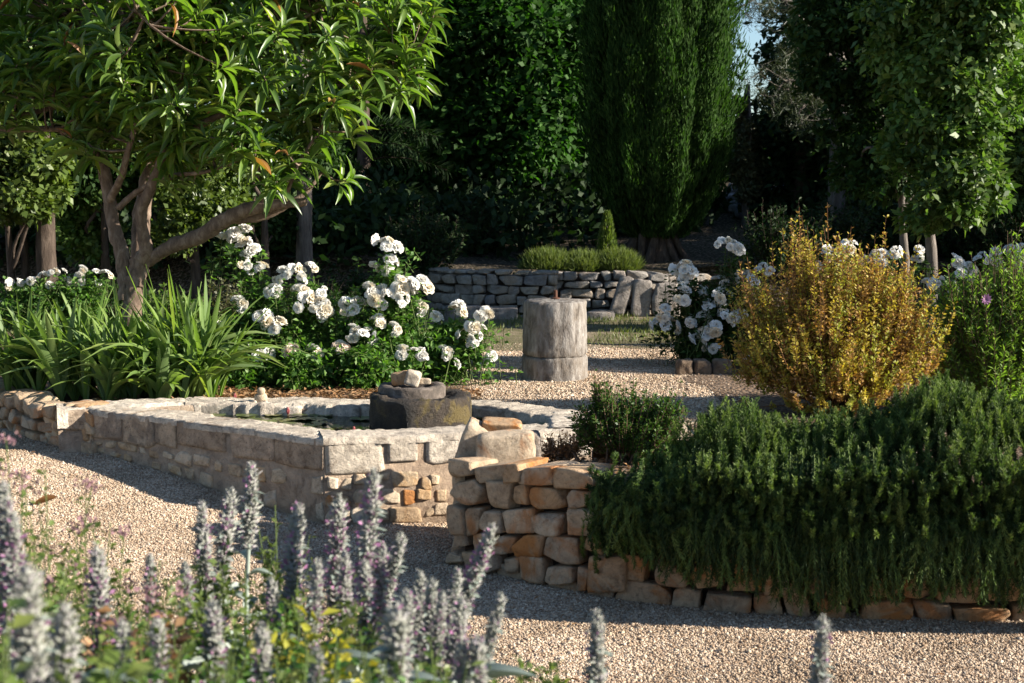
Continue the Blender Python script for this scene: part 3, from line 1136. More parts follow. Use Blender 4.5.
# --- stone column in the court
cb = pz(555.5, 381, .38)
ccx, ccy = cb[0], cb[1] + .22
col = thing("stone_column", (ccx, ccy, .37), "weathered cylindrical stone column stub with iron pin on the gravel court", "column")


def drum(mb, r0, r1, z0, z1, rim=.012, n=72, rows=10, flat=True):
    a = np.linspace(0, 2 * math.pi, n, endpoint=False)
    prof = [(r0 - rim, z0), (r0, z0 + rim)] + [(r0 + (r1 - r0) * t, z0 + rim + (z1 - z0 - 2 * rim) * t) for t in np.linspace(0, 1, rows)[1:-1]] + [(r1, z1 - rim), (r1 - rim, z1), (r1 * .6, z1 + .004), (r1 * .3, z1 + .008), (.003, z1 + .01)]
    low = .004 * np.sin(5 * a) + .003 * np.sin(11 * a + 1) + .002 * np.sin(23 * a)
    V = []
    for (r, z) in prof:
        q = r + (low + .002 * rng.normal(size=n)) * min(1, r / r1)
        V.append(np.stack([ccx + q * np.cos(a), ccy + q * np.sin(a), z + .002 * rng.normal(size=n)], -1))
    V = np.concatenate(V)
    k = len(prof)
    i = np.arange(k - 1)[:, None] * n
    j = np.arange(n)[None]
    mb.add(V, np.stack([i + j, i + (j + 1) % n, i + n + (j + 1) % n, i + n + j], -1).reshape(-1, 4))


ph_ = .546
mb = MB()
drum(mb, .232, .230, .34, .38 + ph_ * .29)
mb.build("lower_drum", M["column_stone"], col, smooth=True, origin=col.location)
mb = MB()
drum(mb, .2265, .220, .38 + ph_ * .293, .38 + ph_)
mb.build("upper_drum", M["column_stone"], col, smooth=True, origin=col.location)
mb = MB()
tube(mb, [(ccx + .005, ccy, .38 + ph_ - .01), (ccx + .005, ccy, .38 + ph_ + .07)], .015, .013, 8)
tube(mb, [(ccx + .005, ccy, .38 + ph_ + .004), (ccx + .005, ccy, .38 + ph_ + .018)], .032, .03, 10)
mb.build("iron_pin", M["rusty_iron"], col, origin=col.location)

# --- back dry stone walls
bw = thing("back_stone_wall", (1.0, WALLY, .38), "straight grey stone wall at the back, behind the column, below green mounds", "wall", "low walls at the back of the court")
bp = Path([(.15, 15.22), (1.1, 15.15), (1.62, 15.2), (2.0, 15.35)], 1)
mb, mb2 = MB(), MB()
for q in courses(0, bp.len - .1, lambda s: .34, lambda s: .83 - .03 * (s > 1.4), (.06, .12), (.1, .3), .014):
    wall_stone(mb, q, bp, rng.uniform(0, .03), .25, 0, cuts=5, lo=.86)
mb.build("stones", M["grey_stone"], bw, origin=bw.location)
ring_body(mb2, bp, -.06, -.28, .2, .78, 20)
mb2.build("earth_filling", M["earth_core"], bw, origin=bw.location)
bw = thing("back_stone_wall", (-.4, WALLY, .38), "curved projecting stone wall at the back, left of the column", "wall", "low walls at the back of the court")
bp = Path(smooth_path([(-.95, 15.9), (-.85, 15.35), (-.55, 15.05), (-.1, 14.9), (.38, 14.82), (.46, 14.95), (.47, 15.25)], 6), 1)
mb, mb2 = MB(), MB()
for q in courses(0, bp.len, lambda s: .34, lambda s: .86, (.06, .115), (.1, .28), .014):
    wall_stone(mb, q, bp, rng.uniform(0, .025), .22, 0, cuts=5, lo=.86)
mb.build("stones", M["grey_stone"], bw, origin=bw.location)
ring_body(mb2, bp, -.06, -.25, .2, .8, 40)
mb2.build("earth_filling", M["earth_core"], bw, origin=bw.location)
gs = "slabs leaning on the back wall"
for px, py, sz, tl, lab in ((622, 296, (.16, .12, .42), -.3, "tilted grey slab leaning on the back wall, leftmost of three"),
                            (641, 299, (.2, .14, .40), -.08, "upright grey slab leaning on the back wall, middle of three"),
                            (665, 300, (.3, .2, .36), .05, "broad dark boulder against the back wall's right end")):
    rock("slab", pd(px, py, 15.0), sz, M["grey_stone"], lab, "stone slab", gs, tilt=tl, k=8, cuts=6)
for px, py, sz, lab in ((470, 313, (.5, .2, .16), "long low stone block before the curved back wall"),
                        (500, 314, (.36, .2, .13), "short stone block at the foot of the curved back wall"),
                        (600, 317, (.3, .2, .12), "stone block on the lawn right of the column")):
    rock("stone_block", pd(px, py, 14.55), sz, M["grey_stone"], lab, "stone block", "blocks at the back wall foot", k=9, cuts=4)
for i, (px, sx) in enumerate(((684, .12), (702, .13), (721, .14))):
    rock("edging_stone", pd(px, 369, 10.2), (sx, .16, .14), M["brown_rock"],
         ["brown edging stone of the right rose bed, leftmost", "brown edging stone of the right rose bed, between two others", "brown edging stone of the right rose bed nearest the golden shrub"][i], "edging stone", "edging stones of the rose bed", k=5)

# ------------------------------------------------------------------ pebbles
def pebbles(name, n, xr, yr, h, ok, s=(.0026, .0066)):
    x = rng.uniform(*xr, n)
    y = rng.uniform(*yr, n)
    k = ok(x, y)
    x, y = x[k], y[k]
    n = len(x)
    P = np.stack([x, y, h(x, y)], -1)
    oct_ = np.array([(1, 0, 0), (0, 1, 0), (-1, 0, 0), (0, -1, 0), (0, 0, 1), (0, 0, -1)], float)
    of = np.array([(0, 1, 4), (1, 2, 4), (2, 3, 4), (3, 0, 4), (1, 0, 5), (2, 1, 5), (3, 2, 5), (0, 3, 5)])
    r = rng.uniform(*s, n) * (1 + .9 * (rng.random(n) < .03))
    V = oct_[None] * r[:, None, None] * (1 + .35 * rng.normal(size=(n, 6, 1)))
    V *= np.array([1, 1, .7])
    a = rng.uniform(0, 6.28, n)
    c, s_ = np.cos(a)[:, None], np.sin(a)[:, None]
    V = np.stack([V[..., 0] * c - V[..., 1] * s_, V[..., 0] * s_ + V[..., 1] * c, V[..., 2] + .35 * V[..., 0]], -1)
    V = V + P[:, None] + np.array([0, 0, .002])
    mb = MB()
    mb.add(V.reshape(-1, 3), (of[None] + (np.arange(n) * 6)[:, None, None]).reshape(-1, 3))
    return tag(mb.build(name, M["pebble"]), kind="stuff")


def inview(x, y, m=.1):
    return (np.abs(x) < y * .365 + m)


pebbles("gravel", 560000, (-3.6, 2.6), (4.3, 8.6), h_path, lambda x, y: inview(x, y) & (y < np.where(x < -.95, 7.15 + (-.95 - x) * .66, 7.3)) & (y < np.interp(x, [-.3, 0, .4, .8, 1.4, 2, 3], [9, 6.4, 6.08, 5.9, 5.8, 5.72, 5.7])))
pebbles("court_gravel", 60000, (-.8, 2.2), (8.1, 12.2), h_up, lambda x, y: (x > -.55 + .0 * y) & (x < 1.5), (.004, .009))

# ------------------------------------------------------------------ loquat tree
ty = 9.7
tb = np.array([pd(128, 372, ty)[0], ty, .36])
lq = thing("loquat_tree", tb, "spreading evergreen tree with long drooping leaves, trunk rising behind the iris leaves", "tree")
mt, mlf = MB(), MB()


def P3(px, py, y):
    return pd(px, py, y)


limbs = [
    ([P3(131, 385, ty), P3(131, 330, ty), P3(133, 296, ty), P3(134, 276, ty)], [.10, .085, .082, .09]),
    ([P3(126, 300, ty), P3(124, 262, ty + .02), P3(114, 228, ty + .05), P3(108, 190, ty + .1), P3(100, 150, ty + .1), P3(92, 95, ty + .1), P3(80, 20, ty + .1)], [.068, .068, .062, .056, .05, .04, .03]),
    ([P3(136, 285, ty), P3(140, 262, ty), P3(146, 250, ty - .05), P3(141, 215, ty - .1), P3(150, 190, ty - .15), P3(165, 150, ty - .2), P3(180, 90, ty - .25), P3(210, 20, ty - .3)], [.08, .085, .06, .05, .045, .04, .035, .02]),
    ([P3(146, 262, ty), P3(168, 248, ty - .05), P3(200, 236, ty - .1), P3(225, 220, ty - .15), P3(250, 209, ty - .2), P3(280, 204, ty - .25), P3(306, 202, ty - .28)], [.055, .062, .066, .066, .06, .045, .034]),
    ([P3(228, 219, ty - .15), P3(262, 216, ty - .1), P3(285, 206, ty - .1), P3(306, 192, ty - .1), P3(322, 172, ty - .1)], [.045, .045, .033, .024, .012]),
    ([P3(140, 262, ty + .15), P3(142, 215, ty + .3), P3(150, 165, ty + .4), P3(165, 100, ty + .5), P3(190, 30, ty + .6)], [.08, .08, .07, .05, .03]),
    ([P3(110, 200, ty), P3(122, 175, ty - .2), P3(128, 150, ty - .3), P3(140, 110, ty - .4), P3(150, 60, ty - .5)], [.035, .03, .026, .02, .014]),
    ([P3(118, 208, ty - .05), P3(140, 190, ty - .1), P3(170, 176, ty - .2), P3(205, 172, ty - .3), P3(240, 160, ty - .3)], [.03, .024, .02, .016, .01]),
    ([P3(104, 160, ty + .1), P3(70, 132, ty - .1), P3(35, 129, ty - .2), P3(-20, 128, ty - .2), P3(-80, 110, ty - .3)], [.04, .03, .026, .022, .015]),
    ([P3(95, 110, ty + .1), P3(60, 105, ty), P3(15, 115, ty - .2), P3(-40, 90, ty - .3)], [.03, .025, .02, .012]),
    ([P3(165, 150, ty - .2), P3(220, 115, ty - .3), P3(290, 100, ty - .3), P3(350, 80, ty - .3), P3(400, 55, ty - .3)], [.035, .03, .025, .02, .01]),
    ([P3(262, 207, ty - .2), P3(265, 190, ty - .3), P3(258, 165, ty - .4), P3(250, 140, ty - .5)], [.022, .02, .015, .01]),
    ([P3(283, 204, ty - .25), P3(290, 185, ty - .35), P3(300, 160, ty - .4), P3(320, 130, ty - .45)], [.02, .018, .014, .01]),
    ([P3(180, 90, ty - .25), P3(240, 50, ty - .3), P3(300, 20, ty - .3), P3(370, -20, ty - .3)], [.03, .025, .02, .012]),
    ([P3(120, 60, ty - .1), P3(132, 12, ty - .7), P3(150, 25, ty - .9)], [.014, .012, .01]),
]
limbpts = []
for pts, rr in limbs:
    tube(mt, pts, 0, 0, 12, m=6, wob=.09, radii=[x * .76 for x in rr])
    limbpts.append(smooth_path(pts, 6))
limbpts = np.concatenate([l[len(l) // 3:] for l in limbpts[1:]])
blobs = []
for px, py, dy, r in ((40, 70, -.3, .42), (100, 60, -.5, .45), (160, 80, -.6, .42), (150, 120, -.5, .35), (60, 30, .2, .5), (-40, 60, -.1, .5), (10, 95, -.3, .3), (-80, 30, 0, .6),
                      (220, 90, -.6, .42), (235, 130, -.55, .34), (262, 150, -.5, .30), (215, 40, -.5, .45), (290, 60, -.45, .45), (280, 10, -.3, .5), (330, 80, -.4, .36), (322, 120, -.45, .30), (332, 158, -.35, .24), (300, 172, -.4, .2),
                      (370, 70, -.35, .30), (398, 62, -.3, .24), (405, 30, -.3, .25), (375, 15, -.25, .38), (340, -30, -.2, .5), (250, -40, -.2, .55), (150, -20, -.2, .6), (50, -50, 0, .6),
                      (150, 20, -.7, .4), (90, 110, -.35, .3), (180, 150, -.2, .26), (130, 130, 0, .35), (380, 105, -.4, .16), (418, 75, -.3, .12), (420, 20, -.3, .15),
                      (120, 60, .6, .6), (220, 60, .7, .6), (300, 40, .6, .5), (20, 20, .8, .7), (360, 60, .5, .3)):
    c = P3(px, py, ty + dy)
    blobs.append((c[0], c[1], c[2], r, (1, .9, .8)))
tips, q, bi = in_blobs(blobs, 560, 1.8)
# keep lower outline of the crown
d2 = ((tips[:, None] - limbpts[None]) ** 2).sum(-1)
near = limbpts[d2.argmin(1)]
ctrl = (tips + near) / 2 + np.array([0, 0, -.06]) + rng.normal(size=tips.shape) * .05
twigs(mt, near, ctrl, tips, .011, .005, 4)
_, dirs = bez(near, ctrl, tips, np.array([.98]))
dirs = unit(dirs[:, 0] * .7 + np.array([.15, -.1, .55]) + rng.normal(size=tips.shape) * .25)
nl = 15
K = len(tips)
ang = (np.arange(nl) * 2.4)[None] + rng.uniform(0, 6.3, (K, 1))
lev = np.linspace(0, 1, nl)[None] + rng.uniform(-.08, .08, (K, nl))
X = unit(np.cross(dirs, np.array([.2, .9, .1])))
Yv = np.cross(dirs, X)
rad = X[:, None] * np.cos(ang)[..., None] + Yv[:, None] * np.sin(ang)[..., None]
elev = .25 + .95 * lev ** 1.5
D = rad * np.cos(elev)[..., None] + dirs[:, None] * np.sin(elev)[..., None]
D[..., 2] -= (.42 * (1 - lev) - .15)
base = tips[:, None] + dirs[:, None] * ((lev - 1) * .10)[..., None]
Nn = rad * -.25 + dirs[:, None] * .8 + np.array([0, 0, .6]) + rng.normal(size=D.shape) * .15
Ls = .205 * (1 - .35 * lev) * (1 + .18 * rng.normal(size=lev.shape))
tsel = rng.integers(0, 3, K * nl)
D, base, Nn, Ls = D.reshape(-1, 3), base.reshape(-1, 3), Nn.reshape(-1, 3), Ls.ravel()
old = rng.random(K * nl) < .012
for k in range(3):
    for mi, sel in ((0, (tsel == k) & ~old), (1, (tsel == k) & old)):
        leaves(mlf, base[sel], D[sel], Nn[sel], Ls[sel], Ls[sel] * rng.uniform(.17, .25, sel.sum()), T_L4[k], mi)
mt.build("trunk", M["loquat_bark"], lq, smooth=True, origin=lq.location)
mlf.build("crown", [M["loquat_leaf"], M["loquat_old"]], lq, origin=lq.location)

# ------------------------------------------------------------------ irises
def iris(px, py, y, n, hgt, spread, label, lean=(0, 0)):
    c = np.array([pd(px, py, y)[0], y, h_up(pd(px, py, y)[0], y)])
    mb = MB()
    for f in range(n + 2):
        b = c + np.array([rng.normal() * spread, rng.normal() * spread * .6, 0])
        fan = rng.uniform(0, 6.28)
        for k in range(rng.integers(7, 11)):
            L = hgt * 1.36 * rng.uniform(.55, 1.1)
            ax = (k - 3.5) * .19 + rng.normal() * .08
            az = np.array([math.cos(fan), math.sin(fan), 0])
            out = az * math.sin(ax) * 1.2 + np.array([lean[0], lean[1], 0]) + rng.normal(size=3) * [.1, .1, 0]
            m = 9
            t = np.linspace(0, 1, m)
            droop = rng.choice([rng.uniform(.0, .25), rng.uniform(.3, .95)], p=[.28, .72])
            dirh = unit(out + np.array([1e-4, 0, 0]))
            hz = np.linalg.norm(out)
            r = L * (hz * .55 * t + droop * .55 * t ** 2.2)
            z = L * (t * (1 - .1 * hz) - droop * .62 * t ** 2.8)
            C_ = b + dirh[None] * r[:, None] + np.array([0, 0, 1.0])[None] * z[:, None]
            side = unit(np.cross(dirh, [0, 0, 1]) * .85 + rng.normal(size=3) * .35)
            wd = rng.uniform(.03, .054) * np.clip(np.sin(np.pi * (t * .86 + .12)) ** .6, .0, 1)
            wd[-1] = .001
            nrm = np.cross(unit(np.gradient(C_, axis=0)), side)
            V = np.stack([C_ - side * wd[:, None] / 2, C_ + nrm * .004, C_ + side * wd[:, None] / 2], 1).reshape(-1, 3)
            i = np.arange(m - 1)[:, None] * 3
            F_ = np.concatenate([i + [0, 1, 4, 3], i + [1, 2, 5, 4]])
            mb.add(V, F_)
    o = mb.build("iris_plant", M["iris_leaf"], origin=c)
    return tag(o, label, "iris", "iris clumps behind the pond")


for a in ((15, 385, 9.1, 8, .50, .13, "sword leaved iris clump at the photo's left edge above the low wall"),
          (60, 392, 8.95, 8, .50, .13, "iris clump with leaves arching left over the low wall"),
          (75, 388, 9.2, 8, .56, .13, "iris clump standing left of the tree trunk, behind another"),
          (100, 396, 8.8, 8, .48, .12, "iris clump nearest the corner where low wall meets coping"),
          (128, 396, 8.85, 8, .50, .1, "iris clump right in front of the tree trunk"),
          (150, 388, 9.1, 8, .58, .12, "iris clump with tall blades just right of the tree trunk"),
          (178, 390, 9.0, 8, .62, .12, "tall upright iris clump midway between trunk and white roses"),
          (160, 401, 8.68, 5, .36, .06, "small low iris with fresh blades drooping onto the coping"),
          (195, 399, 8.75, 5, .42, .07, "short iris with arching blades at the coping near the roses"),
          (205, 392, 8.9, 7, .58, .1, "iris clump touching the left side of the white roses")):
    iris(*a)

# ------------------------------------------------------------------ roses
def bloom(n_pet=20, r=1.0):
    V, Fc, k = [], [], 0
    for i in range(n_pet):
        f = i / (n_pet - 1)
        a = i * 2.4
        op = .1 + 1.25 * f ** 1.2                 # opening angle from the axis
        L = (.62 + .38 * f) * r
        W = (.5 + .5 * f) * r
        ax = np.array([math.cos(a) * math.sin(op), math.sin(a) * math.sin(op), math.cos(op)])
        sd = np.array([-math.sin(a), math.cos(a), 0])
        nr = np.cross(sd, ax)
        b = np.array([math.cos(a), math.sin(a), 0]) * .06 * r
        for u in (0, .5, 1):
            for s in (-1, 0, 1):
                wd = W * (.35, 1, .75)[int(u * 2)]
                cup = (-.14 * (1 - s * s) + .16 * (u - .5) ** 2 * 4 * f) * r
                V.append(b + ax * L * (u - (.08 if s and u == 1 else 0)) + sd * s * wd / 2 + nr * cup + rng.normal(size=3) * .02 * r)
        for (p_, q_) in ((0, 0), (0, 1), (1, 0), (1, 1)):
            o = k + p_ * 3 + q_
            Fc.append((o, o + 1, o + 4, o + 3))
        k += 9
    return np.array(V), np.array(Fc)


BLOOMS = [bloom(n, 1.0) for n in (26, 30, 34, 28)]


def cluster_mesh(nb, r):
    """a head of several open blooms, unit metres, axis +z"""
    mb = MB()
    for i in range(nb):
        if nb == 1:
            d = np.array([0, 0, 1.0])
        else:
            a = i * 2.4 + rng.normal() * .6
            e = 1.4 * math.sqrt((i + .3) / nb)
            d = np.array([math.cos(a) * math.sin(e), math.sin(a) * math.sin(e), math.cos(e)])
        c = (d * [1, 1, .75] * rng.uniform(.6, 1.1) + rng.normal(size=3) * .16) * r * (0 if nb == 1 else 1)
        d = unit(d + rng.normal(size=3) * .45)
        X = unit(np.cross(d, [.31, .7, .2]))
        Y = np.cross(d, X)
        v, f = BLOOMS[i % 4]
        s = rng.uniform(.032, .054)
        mb.add(c + (v[:, 0:1] * X + v[:, 1:2] * Y + v[:, 2:3] * d * rng.uniform(.7, 1.2)) * s, f, int(rng.random() < .16))
    return mb


CLUS = {}
for nb, r, mat in ((1, 0, "rose_petal"), (3, .045, "rose_petal"), (5, .06, "rose_petal"), (7, .075, "rose_petal"), (10, .095, "rose_petal"), (4, .036, "blush_petal")):
    lst = []
    for _ in range(5):
        o = cluster_mesh(nb, r).build("flower_cluster", [M[mat], M["cream_petal"]], smooth=True)
        lst.append(o.data)
        bpy.data.objects.remove(o)
    CLUS[(nb, mat)] = lst


def rose_bush(base, flowers, blobs, nleafy, label, y0, leafmat="rose_leaf", group="white rose bushes", fs=1.0, leafL=.038, dark=False):
    base = np.array(base, float)
    rt = thing("rose_bush", base, label, "rose bush", group)
    mw_, ml_ = MB(), MB()
    nleafy = int(nleafy * 1.8)
    tips, q, bi = in_blobs(blobs, nleafy, 1.0)
    tips[:, 2] = np.maximum(tips[:, 2], base[2] + .03)
    root = base + rng.normal(size=tips.shape) * [.12, .1, .0] + (tips - base) * rng.uniform(.05, .45, (len(tips), 1))
    ctrl = root * .45 + tips * .55 + np.array([0, 0, .10])
    twigs(mw_, root, ctrl, tips, .004, .0022, 3)
    twig_leaves(ml_, root, ctrl, tips, 20, .15, leafL * 1.25, leafL * .75, .9, .4, T_L2, up=.9, droop=.25, off=.02)
    canes = []
    for (px, py, kind, yy) in flowers:
        c = pd(px, py, yy)
        canes.append(c)
        key = {1: (1, "rose_petal"), 2: (3, "rose_petal"), 4: (5, "rose_petal"), 6: (7, "rose_petal"), 8: (10, "rose_petal"), 3: (4, "blush_petal")}[kind]
        o = bpy.data.objects.new("flower_cluster", random.choice(CLUS[key]))
        COL.objects.link(o)
        o.parent = rt
        o.location = c - base
        o.rotation_euler = (R(rng.uniform(10, 50)), R(rng.uniform(-10, 40)), rng.uniform(-.6, .6))
        s = rng.uniform(.78, 1.1) * fs
        o.scale = (s, s, s * .9)
    canes = np.array(canes)
    ex = np.repeat(canes, 7, 0) + rng.normal(size=(len(canes) * 7, 3)) * [.07, .05, .05] - [0, .0, .09]
    er = ex - [0, 0, .14] + rng.normal(size=ex.shape) * .04
    twigs(mw_, er, (er + ex) / 2, ex, .003, .002, 2)
    twig_leaves(ml_, er, (er + ex) / 2, ex, 9, .2, leafL * 1.2, leafL * .72, .9, .4, T_L2, up=.9, droop=.25, off=.012)
    root = base + rng.normal(size=canes.shape) * [.12, .08, 0]
    root[:, 0] = root[:, 0] * .6 + canes[:, 0] * .4
    ctrl = root * .5 + canes * .5 + np.array([0, 0, .18]) * ((canes[:, 2:3] - base[2]) > .3)
    twigs(mw_, root, ctrl, canes, .006, .003, 6)
    twig_leaves(ml_, root, ctrl, canes, 22, .3, leafL * 1.15, leafL * .7, .9, .35, T_L2, up=.9, droop=.25, off=.015)
    mw_.build("canes", M["green_cane"], rt, origin=base)
    ml_.build("foliage", M[leafmat], rt, origin=base)
    return rt


def gb(px, py, y):
    return np.array([pd(px, py, y)[0], y, .38])


def blob(px, py, y, rpx, sc=(1, 1, 1)):
    c = pd(px, py, y)
    return (c[0], c[1], c[2], rpx * y / F, sc)


Y1 = 9.75
rose_bush(gb(245, 392, Y1), [(222, 238, 1, Y1), (239, 240, 6, Y1), (248, 246, 4, Y1), (245, 262, 4, Y1), (259, 271, 4, Y1), (273, 291, 2, Y1 - .1), (240, 304, 2, Y1 - .15), (220, 324, 1, Y1 - .2), (261, 319, 6, Y1 - .2),
          (275, 328, 4, Y1 - .2), (255, 354, 4, Y1 - .25), (247, 350, 2, Y1 - .2), (268, 353, 1, Y1 - .25), (224, 360, 1, Y1 - .25)],
          [blob(245, 340, Y1, 34), blob(262, 300, Y1, 26), blob(250, 375, Y1 - .3, 34), blob(225, 355, Y1, 24)], 210,
          "leftmost white rose bush, one tall spray leaning against the tree's bent limb", Y1)
rose_bush(gb(305, 392, Y1), [(283, 277, 4, Y1), (296, 276, 6, Y1 - .05), (311, 269, 2, Y1), (301, 293, 2, Y1 - .1), (308, 306, 6, Y1 - .15), (320, 296, 6, Y1 - .1), (328, 315, 4, Y1 - .1), (289, 352, 3, Y1 - .25), (314, 354, 2, Y1 - .25), (339, 349, 3, Y1 - .25), (322, 306, 4, Y1 - .12)],
          [blob(300, 345, Y1, 36), blob(310, 310, Y1, 26), blob(305, 378, Y1 - .35, 36), blob(335, 345, Y1, 26)], 240,
          "white rose bush with low dense blooms, second from the tree trunk", Y1)
rose_bush(gb(385, 392, Y1 + .05), [(384, 246, 4, Y1), (396, 248, 1, Y1), (374, 269, 2, Y1), (389, 267, 4, Y1), (383, 299, 6, Y1 - .1), (406, 285, 8, Y1 - .05), (420, 287, 4, Y1), (399, 297, 6, Y1 - .1), (354, 308, 4, Y1 - .1), (370, 289, 2, Y1 - .1), (418, 308, 2, Y1),
          (377, 323, 4, Y1 - .15), (354, 334, 2, Y1 - .2), (366, 336, 4, Y1 - .2), (419, 354, 4, Y1 - .25), (403, 353, 2, Y1 - .25), (347, 308, 4, Y1 - .1), (343, 349, 3, Y1 - .2), (394, 330, 2, Y1 - .2)],
          [blob(375, 340, Y1, 38), blob(395, 300, Y1 + .05, 26), blob(365, 374, Y1 - .35, 36), blob(410, 350, Y1 - .05, 30), blob(385, 268, Y1, 12)], 280,
          "tallest white rose bush, behind the mossy fountain", Y1)
rose_bush(gb(440, 388, Y1 + .1), [(456, 310, 4, Y1), (485, 315, 4, Y1), (435, 318, 2, Y1 + .05), (473, 335, 6, Y1 - .05), (469, 344, 2, Y1 - .05), (490, 358, 2, Y1 - .05), (455, 364, 1, Y1 - .1), (445, 354, 2, Y1 - .1), (480, 325, 1, Y1)],
          [blob(440, 350, Y1 + .05, 26), blob(455, 335, Y1, 14), blob(440, 375, Y1, 18), blob(478, 350, Y1, 8)], 110,
          "thin white rose bush with sprays reaching out left of the column", Y1)
Y2 = 10.7
rose_bush(gb(705, 372, Y2), [(683, 270, 4, Y2), (679, 280, 2, Y2), (690, 273, 2, Y2), (683, 298, 4, Y2 - .1), (665, 314, 4, Y2 - .1), (660, 325, 4, Y2 - .1), (672, 327, 2, Y2 - .1), (690, 322, 2, Y2 - .1), (726, 248, 6, Y2), (735, 249, 2, Y2), (719, 282, 4, Y2),
          (703, 292, 2, Y2), (723, 298, 6, Y2 - .1), (709, 308, 4, Y2 - .1), (713, 330, 6, Y2 - .2), (729, 319, 6, Y2 - .15), (740, 317, 4, Y2 - .1), (703, 320, 4, Y2 - .1), (703, 338, 4, Y2 - .2), (715, 350, 2, Y2 - .25), (746, 281, 4, Y2), (763, 270, 4, Y2), (760, 330, 4, Y2 - .1), (748, 361, 2, Y2 - .2), (697, 345, 2, Y2 - .2)],
          [blob(705, 325, Y2, 30), blob(725, 290, Y2, 24), blob(700, 350, Y2, 24), blob(740, 330, Y2, 30), blob(690, 290, Y2, 14)], 200,
          "heavily blooming white rose bush between the column and golden shrub", Y2, "dark_leaf", fs=1.12)
Y3 = 11.8
rose_bush(gb(855, 340, Y3), [(850, 248, 6, Y3), (833, 260, 6, Y3), (826, 250, 2, Y3), (882, 260, 4, Y3), (875, 258, 4, Y3), (895, 253, 2, Y3), (862, 262, 2, Y3), (818, 268, 2, Y3), (919, 255, 4, Y3 + .5), (842, 275, 2, Y3)],
          [blob(850, 290, Y3, 36), blob(880, 290, Y3, 30), blob(820, 300, Y3, 28)], 160,
          "white rose bush showing its blooms above the golden shrub", Y3, "dark_leaf")
Y4 = 9.9
rose_bush(gb(985, 380, Y4), [(964, 276, 6, Y4), (970, 270, 2, Y4), (936, 284, 4, Y4), (949, 288, 4, Y4), (930, 288, 2, Y4), (982, 259, 4, Y4), (995, 258, 4, Y4), (1016, 255, 6, Y4), (1024, 262, 4, Y4), (1000, 270, 1, Y4), (1040, 258, 4, Y4), (955, 262, 2, Y4)],
          [blob(965, 310, Y4, 36), blob(1000, 300, Y4, 36), blob(1030, 310, Y4, 36)], 200,
          "white rose bush at the right edge, behind the tall green shrub", Y4, "rose_leaf")
Y5 = 12.2
rose_bush(gb(70, 330, Y5), [(32, 282, 2, Y5), (42, 277, 2, Y5), (55, 273, 4, Y5), (64, 271, 1, Y5), (82, 272, 2, Y5), (96, 272, 1, Y5), (106, 276, 2, Y5), (81, 280, 4, Y5), (50, 286, 2, Y5), (69, 282, 2, Y5), (98, 284, 2, Y5), (20, 283, 2, Y5), (8, 285, 2, Y5)],
          [blob(40, 300, Y5, 26), blob(80, 300, Y5, 26), blob(5, 305, Y5, 26)], 140,
          "distant white rose bush left of the tree trunk, behind the irises", Y5, "rose_leaf", fs=.9)

# ------------------------------------------------------------------ shrubs made of leafy twigs
def leafy_shrub(name, base, blobs, ntw, nl, L, W, leafmat, twigmat, label, cat, group=None, tpl=T_RH, upw=.25, rt=(.35, .75), spread=.9, along=.6, droop=0.0, r=.003, shell=1.0, up=.6, off=.004, lj=.3, tipj=0.0):
    base = np.array(base, float)
    o = thing(name, base, label, cat, group)
    tips, q, bi = in_blobs(blobs, ntw, shell)
    tips = tips + rng.normal(size=tips.shape) * tipj * [1, 1, 1.4]
    tips[:, 2] = np.maximum(tips[:, 2], base[2] + .04)
    f = rng.uniform(*rt, (ntw, 1))
    root = base + (tips - base) * f * np.array([1, 1, .8]) + rng.normal(size=tips.shape) * .01
    length = np.linalg.norm(tips - root, axis=1, keepdims=True)
    ctrl = (root + tips) / 2 + np.array([0, 0, 1]) * length * upw * -.2 + rng.normal(size=tips.shape) * length * .08
    tips = tips + np.array([0, 0, 1]) * length * upw
    a, b = MB(), MB()
    twigs(a, root, ctrl, tips, r, r * .5, 3)
    ns = max(4, ntw // 14)
    stem_t = root[:ns]
    sb = base + rng.normal(size=(ns, 3)) * [.05, .05, 0]
    twigs(a, sb, (sb + stem_t) / 2 + np.array([0, 0, .05]), stem_t, r * 3, r * 1.3, 4)
    lms = leafmat if isinstance(leafmat, (list, tuple)) else [leafmat]
    tone = rng.integers(0, len(lms), ntw)
    for tn in range(len(lms)):
        k_ = tone == tn
        twig_leaves(b, root[k_], ctrl[k_], tips[k_], nl, .15, L, W, spread, along, tpl, mat=tn, up=up, droop=droop, off=off, lj=lj)
    a.build("branches", M[twigmat], o, origin=base)
    b.build("foliage", [M[x] for x in lms], o, origin=base)
    return o


YG = 8.35
GB = [blob(830, 335, YG, 60, (1, .8, 1)), blob(780, 340, YG, 42), blob(890, 345, YG, 44), blob(925, 350, YG, 26), blob(800, 275, YG, 28, (.8, .8, 1.3)), blob(800, 250, YG, 11, (.8, .8, 2.0)), blob(865, 280, YG, 30, (1, .8, 1)), blob(895, 285, YG, 24), blob(758, 300, YG, 20), blob(745, 285, YG, 9, (.8, .8, 1.8)),
      blob(915, 310, YG, 22), blob(840, 372, YG - .1, 72, (1.1, .8, .5)), blob(757, 360, YG, 26), blob(832, 295, YG, 34), blob(848, 262, YG, 10, (.8, .8, 1.6))]
leafy_shrub("golden_shrub", gb(840, 410, YG), GB, 1900, 32, .023, .0125, ["gold_leaf", "rust_leaf", "gold_leaf", "lime_leaf", "rust_leaf"], "red_twig", "golden yellow shrub with fine rusty leaves behind the rosemary", "shrub", rt=(.7, .93), upw=.22, spread=.85, along=.6, r=.002, shell=1.2, tipj=.06)
YW = 8.5
